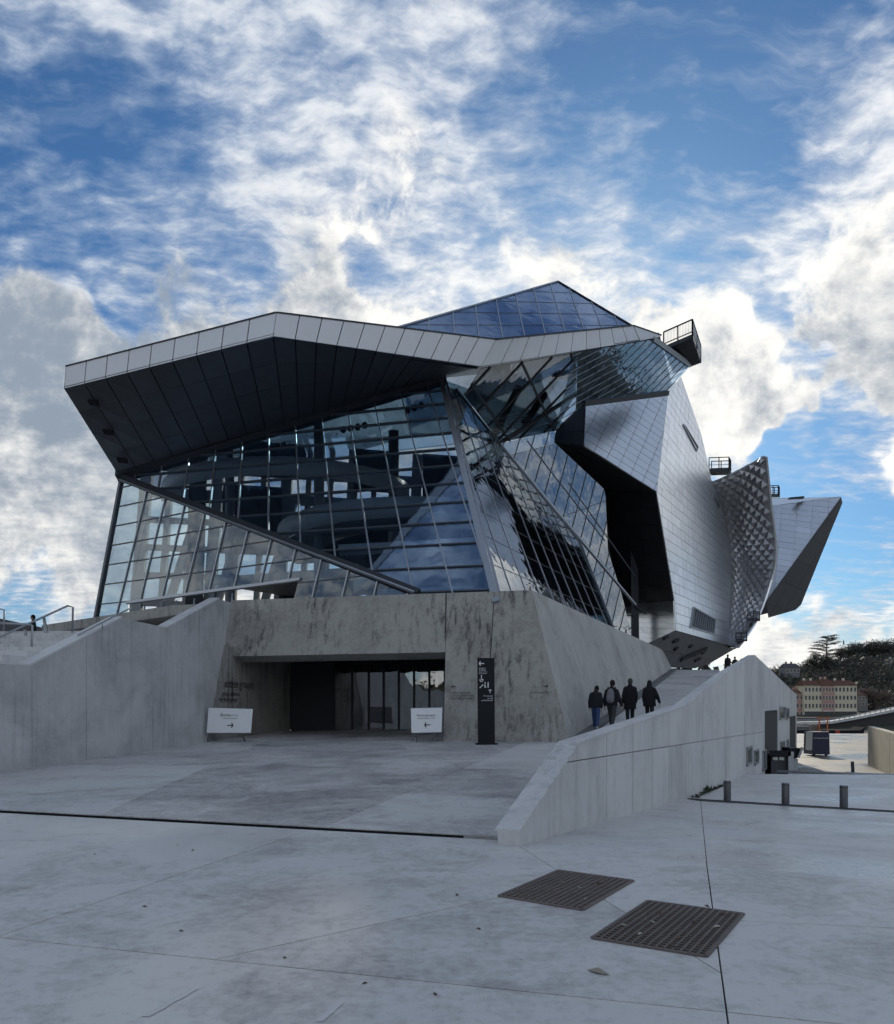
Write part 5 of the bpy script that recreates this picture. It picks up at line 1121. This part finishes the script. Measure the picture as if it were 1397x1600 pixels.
for s in (-1, 1):
    st = MB(); st.tube([V((s * 0.10, -0.13, 1.06)), V((s * 0.13, -0.14, 1.40)), V((s * 0.12, -0.02, 1.52)), V((s * 0.13, 0.15, 1.40))], 0.018, 6); so_ = st.build('strap', M['shoe_dark'], bp, True); so_.data.transform(Matrix.Translation(f2) @ Matrix.Rotation(-0.45, 4, 'Z'))
# ------------------------------------------------------------------ service yard
M['navy'] = plain('navy_container', (0.012, 0.016, 0.05), 0.5, 0, 0.5, 0.1); M['offwhite'] = plain('offwhite_paint', (0.6, 0.6, 0.58), 0.6, 0, 0.4, 0.06); M['orange'] = plain('orange_paint', (0.5, 0.13, 0.03), 0.5); M['red'] = plain('red_paint', (0.4, 0.04, 0.03), 0.5)
cn = P(1283, 1181, 65); cn.z = -2.62; co = empty('waste_container', cn, 'dark blue waste container with white sides in the wet yard', 'container')
MB().prism([cn + V((-0.72, 0, 0.12)), cn + V((0.72, 0, 0.12)), cn + V((0.66, 0, 1.95)), cn + V((-0.66, 0, 1.95))], (0, 1.6, 0)).build('body', M['navy'], co)
MB().box(cn + V((-0.62, -0.04, 1.42)), cn + V((0.62, -0.005, 1.47))).build('front_bar', M['galv'], co)
for s in (-1, 1):
    MB().prism([cn + V((s * 0.70, 0.05, 0.45)), cn + V((s * 0.86, 0.4, 0.45)), cn + V((s * 0.80, 0.4, 1.98)), cn + V((s * 0.67, 0.05, 1.98))], (0, 0.5, 0)).build('side_guard', M['offwhite'], co)
    MB().tube([cn + V((s * 0.5, 0.1, 0.1)), cn + V((s * 0.5, 0.3, 0.1))], 0.1, 10).build('wheel', M['black'], co)
gt = P(1287, 1147, 108); gt.z = -2.62; go = empty('loading_frame', gt, 'orange steel frame at the edge of the quay', 'frame')
for s in (-1, 1): MB().box(gt + V((s * 0.55 - 0.07, 0, 0)), gt + V((s * 0.55 + 0.07, 0.14, 2.3))).build('post', M['orange'], go)
MB().box(gt + V((-0.9, 0.0, 2.31)), gt + V((0.9, 0.14, 2.43))).build('crossbar', M['orange'], go)
MB().box(gt + V((-1.5, 0.3, 0)), gt + V((-0.5, 1.0, 1.4))).build('ballast', M['rust'], go)
rwl = empty('yard_wall', P(1357, 1196, 55), 'pale sunlit retaining wall on the far side of the yard', 'wall')
a0, a1 = P(1356, 1190, 56), P(1440, 1232, 38); a0.z = a1.z = -2.7; nrm_w = V((-(a1 - a0).y, (a1 - a0).x, 0)).normalized(); nrm_w = nrm_w if nrm_w.x < 0 else -nrm_w
M['sunwall'] = concrete('yard_wall_concrete', (0.50, 0.47, 0.40), (0.30, 0.28, 0.24), 0.5, 0.3, 0.85, None)
for k in range(4):
    p, q_ = a0.lerp(a1, k / 4 + 0.002), a0.lerp(a1, (k + 1) / 4 - 0.002); zt0, zt1 = 0.05 + 2.7 + k * -0.06, 0.05 + 2.7 + (k + 1) * -0.06
    MB().prism([p, q_, q_ + V((0, 0, zt1)), p + V((0, 0, zt0))], -nrm_w * 0.4).build('wall_panel', M['sunwall'], rwl)
dkx = lambda d, h, z: wp(d, z, h)
bn = empty('waste_skip', dkx(36.5, 1.0, -2.6), 'black bin shelter with two pale openings below the loading door', 'bin')
c0 = P(1203, 1172, 37); c1 = P(1243, 1172, 40)
MB().prism([P(1202, 1172.5, 36), P(1236, 1173, 36), P(1241, 1176, 38), P(1207, 1176, 38)], (0, 0, -0.25)).build('roof', M['black'], bn)
MB().prism([P(1205, 1178, 36.2), P(1231, 1178, 36.2), P(1231, 1215, 36.2), P(1205, 1215, 36.2)], (0, 1.2, 0)).build('body', M['clad_dark'], bn)
for x in (1208, 1218): MB().prism([P(x, 1183, 36.15), P(x + 7.5, 1183, 36.15), P(x + 7.5, 1188, 36.15), P(x, 1187.5, 36.15)], (0, 0.03, 0)).build('opening', M['offwhite'], bn)
MB().box(P(1232, 1210, 36), P(1236, 1174, 36.3)).build('post', M['galv'], bn)
bn2 = empty('waste_skip', P(1242, 1200, 42), 'dark open skip beside the second loading door', 'skip')
MB().prism([P(1236, 1169, 43), P(1252, 1169, 43), P(1248, 1184, 43), P(1236, 1185, 43)], (0, 1.5, 0)).build('tub', M['black'], bn2)
MB().bar(P(1247, 1184, 42.8), P(1254, 1168, 42.8), 0.12, 0.12).build('arm', M['galv'], bn2); MB().prism([P(1237, 1186, 43), P(1247, 1186, 43), P(1247, 1212, 43), P(1237, 1212, 43)], (0, 1, 0)).build('base', M['galv'], bn2)
if False: hp = empty('hoop_rail', P(1343, 1150, 100), 'low white hoop rail at the far edge of the yard', 'rail'); MB().tube([P(1338, 1151, 100), P(1339, 1148.5, 100), P(1347, 1148.5, 100), P(1348, 1151, 100)], 0.09, 6).build('tube', M['offwhite'], hp)
# ------------------------------------------------------------------ far bank
def hz(th, r):
    """hill height at bearing th (radians from the view axis) and distance r"""
    a = math.degrees(th); ridge = 21 + 8 * math.sin((a - 24.5) * 0.19) + 1.2 * math.sin(a * 0.9)
    t = max(0.0, min(1.0, (r - 392) / 130)); t = t * t * (3 - 2 * t); return -3.3 + (ridge + 3.3) * t + 2 * math.sin(r * 0.05 + a) * t
nth, nr = 180, 14; hv, hf = [], []
for i in range(nth):
    th = 2 * math.pi * i / nth
    for j in range(nr):
        r_ = 300 + 60 * j if j else 296; z = hz(th if th < math.pi else th - 2 * math.pi, r_); hv.append((r_ * math.sin(th), r_ * math.cos(th), z if j else -9.5))
for i in range(nth):
    for j in range(nr - 1): hf.append([i * nr + j, i * nr + j + 1, ((i + 1) % nth) * nr + j + 1, ((i + 1) % nth) * nr + j])
hill = mesh('hill', hv, hf, M['soil'], None, True); tag(hill, 'dark wooded hill on the far bank of the river', 'hill', kind='structure')
M['wood_leaf'] = plain('evergreen_leaf', (0.07, 0.076, 0.062), 0.8, 0, 0.2, 0.35); M['wood_brown'] = plain('winter_twigs', (0.095, 0.07, 0.06), 0.85, 0, 0.2, 0.3); M['bark'] = plain('bark', (0.035, 0.03, 0.026), 0.9)  # evergreen colour greyed and lightened in place of distance haze
def at_hill(x, r_):
    th = math.atan((x - CX) / FL); return V((r_ * math.sin(th), r_ * math.cos(th), hz(th, r_)))
rr = random.Random(11); wd_, wb_ = MB(), MB()
def clump(mb, c, s, n, rr):
    for _ in range(n):
        p = c + V([max(-1.7, min(1.7, rr.gauss(0, k_))) for k_ in (1, 1, .8)]) * s; u = V((rr.uniform(-1, 1), rr.uniform(-1, 1), rr.uniform(-1, 1))).normalized(); w = u.orthogonal().normalized(); q = min(s, 2.4) * rr.uniform(0.16, 0.32) if s < 3.5 else s * .4
        mb.add([p - u * q, p + w * q * .7, p + u * q, p - w * q * .7], [[0, 1, 2, 3]])
for k in range(1100):
    x = rr.uniform(1170, 1440); r_ = 400 + 150 * rr.random() ** 0.8; c = at_hill(x, r_); s = rr.uniform(1.3, 2.4)
    mb = wb_ if (rr.random() < (0.5 if 1345 < x < 1395 and r_ < 420 else 0.16)) else wd_
    clump(mb, c + V((0, 0, s * 0.8)), s, 60, rr)
for k in range(700):
    th = rr.uniform(0, 2 * math.pi); r_ = rr.uniform(380, 540); s = rr.uniform(4, 7); clump(wd_, V((r_ * math.sin(th), r_ * math.cos(th), hz(th if th < math.pi else th - 2 * math.pi, r_) + s)), s, 10, rr)
tag(wd_.build('hill_wood', M['wood_leaf']), 'dark evergreen wood covering the hill across the river', 'wood', kind='stuff'); tag(wb_.build('hill_scrub', M['wood_brown']), 'bare brown scrub between the evergreens on the hill', 'scrub', kind='stuff')
def branch(mb, p, d, L_, r_, depth, rr, up=0.2):
    q = p + d * L_; mb.tube([p, p.lerp(q, .5) + V((rr.uniform(-1, 1), rr.uniform(-1, 1), 0)) * L_ * .05, q], [r_, r_ * .8, r_ * .6], 5 if depth > 1 else 3, False)
    if depth == 0: return
    for k in range(rr.choice((3, 4)) if depth > 1 else 4):
        nd = (d + V((rr.uniform(-1, 1), rr.uniform(-1, 1), rr.uniform(-.35, .6) + up)) * 0.75).normalized(); branch(mb, p.lerp(q, rr.uniform(.55, 1)), nd, L_ * rr.uniform(.55, .78), r_ * .55, depth - 1, rr, up)
def bare_tree(x, r_, h, label, seed, sink=0.0):
    rr = random.Random(seed); b = at_hill(x, r_) - V((0, 0, sink)); o = empty('bare_tree', b, label, 'tree', 'trees along the hill crest')
    t = MB(); t.tube([b - V((0, 0, 1)), b + V((0.1, 0, h * .32))], [h * .03, h * .02], 7); t.build('trunk', M['bark'], o); c = MB()
    for k in range(7): branch(c, b + V((0.05, 0, h * rr.uniform(.2, .32))), V((rr.uniform(-1, 1), rr.uniform(-1, 1), rr.uniform(.5, 1.2))).normalized(), h * .26, h * .010, 3, rr, .25)
    c.build('crown', M['bark'], o)
def ever_tree(x, r_, h, w, label, seed, mat='wood_leaf', kind='round', group='trees along the hill crest'):
    rr = random.Random(seed); b = at_hill(x, r_); o = empty('cedar_tree' if kind == 'cedar' else 'evergreen_tree', b, label, 'tree', group)
    t = MB(); t.tube([b - V((0, 0, 1)), b + V((0, 0, h * .5)), b + V((0.2, 0, h * (.95 if kind == 'cedar' else .78)))], [h * .028, h * .02, h * .006], 7); c = MB()
    if kind == 'cedar':
        for k in range(26):
            f = 0.32 + 0.66 * k / 25; rad = w * (0.5 + 0.5 * math.sin(math.pi * (0.15 + 0.8 * (1 - f)))) * (1.15 - f * .55); a = rr.random() * 6.28; tip_ = b + V((math.cos(a) * rad, math.sin(a) * rad, h * f + rr.uniform(0, .04) * h))
            t.tube([b + V((0, 0, h * (f - .08))), tip_], [h * .008, h * .003], 4, False)
            for q in range(6):
                cc = b.lerp(tip_, 0.35 + .13 * q); cc.z = b.z + h * (f - .03 + .02 * q * .3)
                for _ in range(42):
                    p = cc + V((rr.gauss(0, 1.0), rr.gauss(0, 1.0), rr.gauss(0, .22))); u = V((rr.uniform(-1, 1), rr.uniform(-1, 1), rr.uniform(-.2, .2))).normalized(); w_ = V((-u.y, u.x, rr.uniform(-.4, .4))); s = rr.uniform(.25, .5)
                    c.add([p - u * s, p + w_ * s * .6, p + u * s, p - w_ * s * .6], [[0, 1, 2, 3]])
    else:
        for k in range(46):
            a, e = rr.random() * 6.28, rr.uniform(-.6, 1.0); rr_ = rr.uniform(.55, 1) ; cc = b + V((math.cos(a) * w * rr_ * math.cos(e), math.sin(a) * w * rr_ * math.cos(e), h * .58 + math.sin(e) * h * .36 * rr_)); clump(c, cc, w * .2, 90, rr)
    t.build('trunk', M['bark'], o); c.build('crown', M[mat], o)
ever_tree(1292, 520, 19, 10.5, 'tall flat-layered cedar standing highest against the sky on the hill', 21, 'wood_leaf', 'cedar')
ever_tree(1283, 500, 12, 6.5, 'round dark evergreen just below the cedar', 22); ever_tree(1325, 520, 11, 7, 'dark evergreen to the right of the cedar on the crest', 23); ever_tree(1345, 520, 13, 8, 'broad dark evergreen on the crest below the bare twigs', 24); ever_tree(1385, 520, 12, 9, 'dark evergreen on the crest near the right picture edge', 25); ever_tree(1366, 520, 12, 8, 'dark evergreen on the crest second from the right edge', 27)
ever_tree(1365, 398, 13, 6.5, 'reddish brown bare-crowned tree beside the pale apartment house', 26, 'wood_brown')
bare_tree(1207, 515, 8, 'small bare tree on the crest next to the wall peak', 31); bare_tree(1216, 515, 10, 'round bare tree on the crest beside the hill house', 32); bare_tree(1224, 515, 9, 'bare tree touching the hill house', 33); bare_tree(1262, 515, 11, 'bare tree on the crest between hill house and cedar', 34); bare_tree(1272, 512, 11, 'bare tree close to the left of the cedar', 35); bare_tree(1356, 525, 18, 'thin bare tree rising above the evergreens', 36); bare_tree(1392, 525, 16, 'bare tree above the right end of the crest', 37)
# houses
M['roof'] = plain('clay_roof', (0.12, 0.062, 0.045), 0.85, 0, 0.2, 0.2); M['yellow'] = plain('yellow_render', (0.62, 0.57, 0.44), 0.9, 0, 0.2, 0.05); M['pink'] = plain('pink_render', (0.48, 0.31, 0.28), 0.9, 0, 0.2, 0.05); M['greyw'] = plain('grey_render', (0.20, 0.20, 0.21), 0.9, 0, 0.2, 0.08); M['shutter'] = plain('window_shutter', (0.07, 0.075, 0.08), 0.5); M['slate'] = plain('slate_roof', (0.06, 0.06, 0.068), 0.8)
def house(x0, y0, x1, y1, d, wall, roof, cols, rows, label, wy=None, depth=9.0, roofh=2.2, ground=False):
    a, b = P(x0, y1, d), P(x1, y0, d); o = empty('far_house', a, label, 'house', 'houses on the far bank'); W, Hh = b.x - a.x, b.z - a.z
    MB().box((a.x, d, a.z - 2), (b.x, d + depth, b.z)).build('wall', M[wall], o)
    rm = MB(); e = 0.4; z = b.z
    rm.add([(a.x - e, d - e, z), (b.x + e, d - e, z), (b.x + e, d + depth + e, z), (a.x - e, d + depth + e, z), (a.x + W * .04, d + depth / 2, z + roofh), (b.x - W * .04, d + depth / 2, z + roofh)], [[0, 1, 5, 4], [1, 2, 5], [2, 3, 4, 5], [3, 0, 4], [3, 2, 1, 0]]); rf_ = rm.build('roof', M[roof], o)
    for q in (0.22, 0.6): MB().box((a.x + W * q, d + depth * .5, z + roofh * .5), (a.x + W * q + .8, d + depth * .5 + .8, z + roofh + 1.0)).build('chimney', M[wall], rf_)
    for r_ in range(rows):
        for c in range(cols):
            wx = a.x + W * (c + .5) / cols; wz = a.z + (Hh * (0.25 + 0.75 * (r_ + .5) / rows) if ground else Hh * (r_ + .5) / rows)
            ww, wh = min(.95, W / cols * .5), min(1.7, Hh / rows * .52)
            wo = MB().box((wx - ww / 2 - .12, d - .06, wz - wh / 2 - .12), (wx + ww / 2 + .12, d - .003, wz + wh / 2 + .12)).build('window', M['offw2'], o)
            MB().box((wx - ww / 2, d - .09, wz - wh / 2), (wx + ww / 2, d - .065, wz + wh / 2)).build('pane', M['shutter'], wo)
    if ground:
        MB().box((a.x + .3, d - .5, a.z - .2), (b.x - .3, d - .004, a.z + Hh * .2)).build('shopfront', M['shutter'], o); MB().box((a.x, d - .8, a.z + Hh * .2 + .02), (b.x, d - .004, a.z + Hh * .2 + .3)).build('awning_band', M['offwhite'], o)
    return o
M['offw2'] = plain('window_surround', (0.66, 0.63, 0.55), 0.9)
DH = 335
house(1256.5, 1071, 1284.5, 1122, DH, 'yellow', 'roof', 5, 3, 'pale yellow apartment house, left wing of the row across the river', ground=True)
house(1285, 1071, 1303.5, 1122, DH - 0.4, 'pink', 'roof', 4, 3, 'pink apartment house in the middle of the row across the river', ground=True, roofh=2.8)
house(1304, 1071, 1339, 1122, DH, 'yellow', 'roof', 6, 3, 'pale yellow apartment house, right wing of the row across the river', ground=True)
house(1243, 1083, 1255.5, 1122, DH + 2, 'pink', 'roof', 2, 3, 'small pink house left of the apartment row', roofh=1.6)
house(1228, 1043, 1250, 1053, 432, 'greyw', 'slate', 4, 1, 'grey house with a slate roof on the hill crest', roofh=2.4); house(1341, 1086, 1356, 1104, DH + 12, 'greyw', 'roof', 3, 2, 'small grey house right of the apartment row', roofh=1.6)
house(1392, 1032, 1420, 1052, 420, 'offwhite', 'slate', 4, 2, 'white house half hidden by trees at the right edge', roofh=1.0)
# quay, sloping road and barge
M['quay'] = plain('quay_stone', (0.07, 0.07, 0.072), 0.9, 0, 0.2, 0.2)
qx0, qx1 = -60, 420
mb = MB(); mb.prism([(80, 300, -10), (300, 300, -10), (300, 300, -3.5), (80, 300, -3.5)], (0, 12, 0)); tag(mb.build('far_quay', M['quay']), 'dark stone quay wall along the far bank', 'quay', kind='structure')
sr_ = empty('sloping_road', P(1290, 1127, 290), 'pale sloping road with a parapet rising to the right along the far quay', 'road')
MB().prism([P(1225, 1129, 290), P(1300, 1127, 290), P(1345, 1119, 290), P(1440, 1099, 290), P(1440, 1104, 290), P(1345, 1123, 290), P(1300, 1131, 290), P(1225, 1133, 290)], (0, 6, 0)).build('deck', M['wall'], sr_)
for k in range(24):
    x = 1240 + k * 8; y = 1128 if x < 1300 else 1127 - (x - 1300) * 0.19
    MB().box(P(x, y + 1, 290.5) - V((.12, 0, 0)), P(x, y - 4, 290.5) + V((.12, .2, 0))).build('railing_post', M['galv'], sr_)
for dy in (4, 2.2): 
    mb = MB(); mb.tube([P(1225, 1128.5 - dy, 290.6), P(1300, 1127 - dy, 290.6), P(1345, 1119 - dy, 290.6), P(1440, 1099 - dy, 290.6)], 0.12, 5); mb.build('railing', M['galv'], sr_)
MB().prism([P(1225, 1133, 291), P(1300, 1131, 291), P(1345, 1123, 291), P(1440, 1104, 291), P(1440, 1150, 291), P(1225, 1150, 291)], (0, 4, 0)).build('retaining_wall', M['quay'], sr_)
M['hull'] = plain('barge_hull', (0.02, 0.022, 0.028), 0.95, 0, 0.05)
bg = empty('moored_barge', P(1300, 1150, 205), 'long dark barge with a low pale cabin moored at the far quay', 'barge')
MB().prism([P(1235, 1141, 205), P(1345, 1141, 205), P(1352, 1136, 205), P(1345, 1168, 205), P(1240, 1168, 205)], (0, 6, 0)).build('hull', M['hull'], bg)
MB().prism([P(1243, 1134.5, 206), P(1279, 1134.5, 206), P(1279, 1141.5, 206), P(1243, 1141.5, 206)], (0, 4, 0)).build('cabin', M['greyw'], bg)
for k in range(6): MB().prism([P(1245 + k * 5.6, 1136, 205.95), P(1248.5 + k * 5.6, 1136, 205.95), P(1248.5 + k * 5.6, 1139, 205.95), P(1245 + k * 5.6, 1139, 205.95)], (0, .04, 0)).build('cabin_window', M['shutter'], bg)
MB().prism([P(1305, 1141, 204.8), P(1312, 1141, 204.8), P(1313, 1148, 204.8), P(1306, 1148, 204.8)], (0, .15, 0)).build('life_raft_box', M['red'], bg)
rp = MB(); r5 = random.Random(8)
for k in range(90):
    t_ = r5.random(); c = a0.lerp(a1, .25 + t_ * .75) - nrm_w * r5.uniform(.7, 2.0); c.z = -0.25 + r5.random() * 0.8 * (1 - abs(t_ - .6)); s = r5.uniform(.12, .32); prim_ell(rp, c, (s, s * r5.uniform(.6, 1.2), s * r5.uniform(.5, .9)), 6, 4)
tag(rp.build('rubble_heap', M['clad_dark']), 'dark rubble heap behind the pale yard wall', 'rubble', kind='stuff')
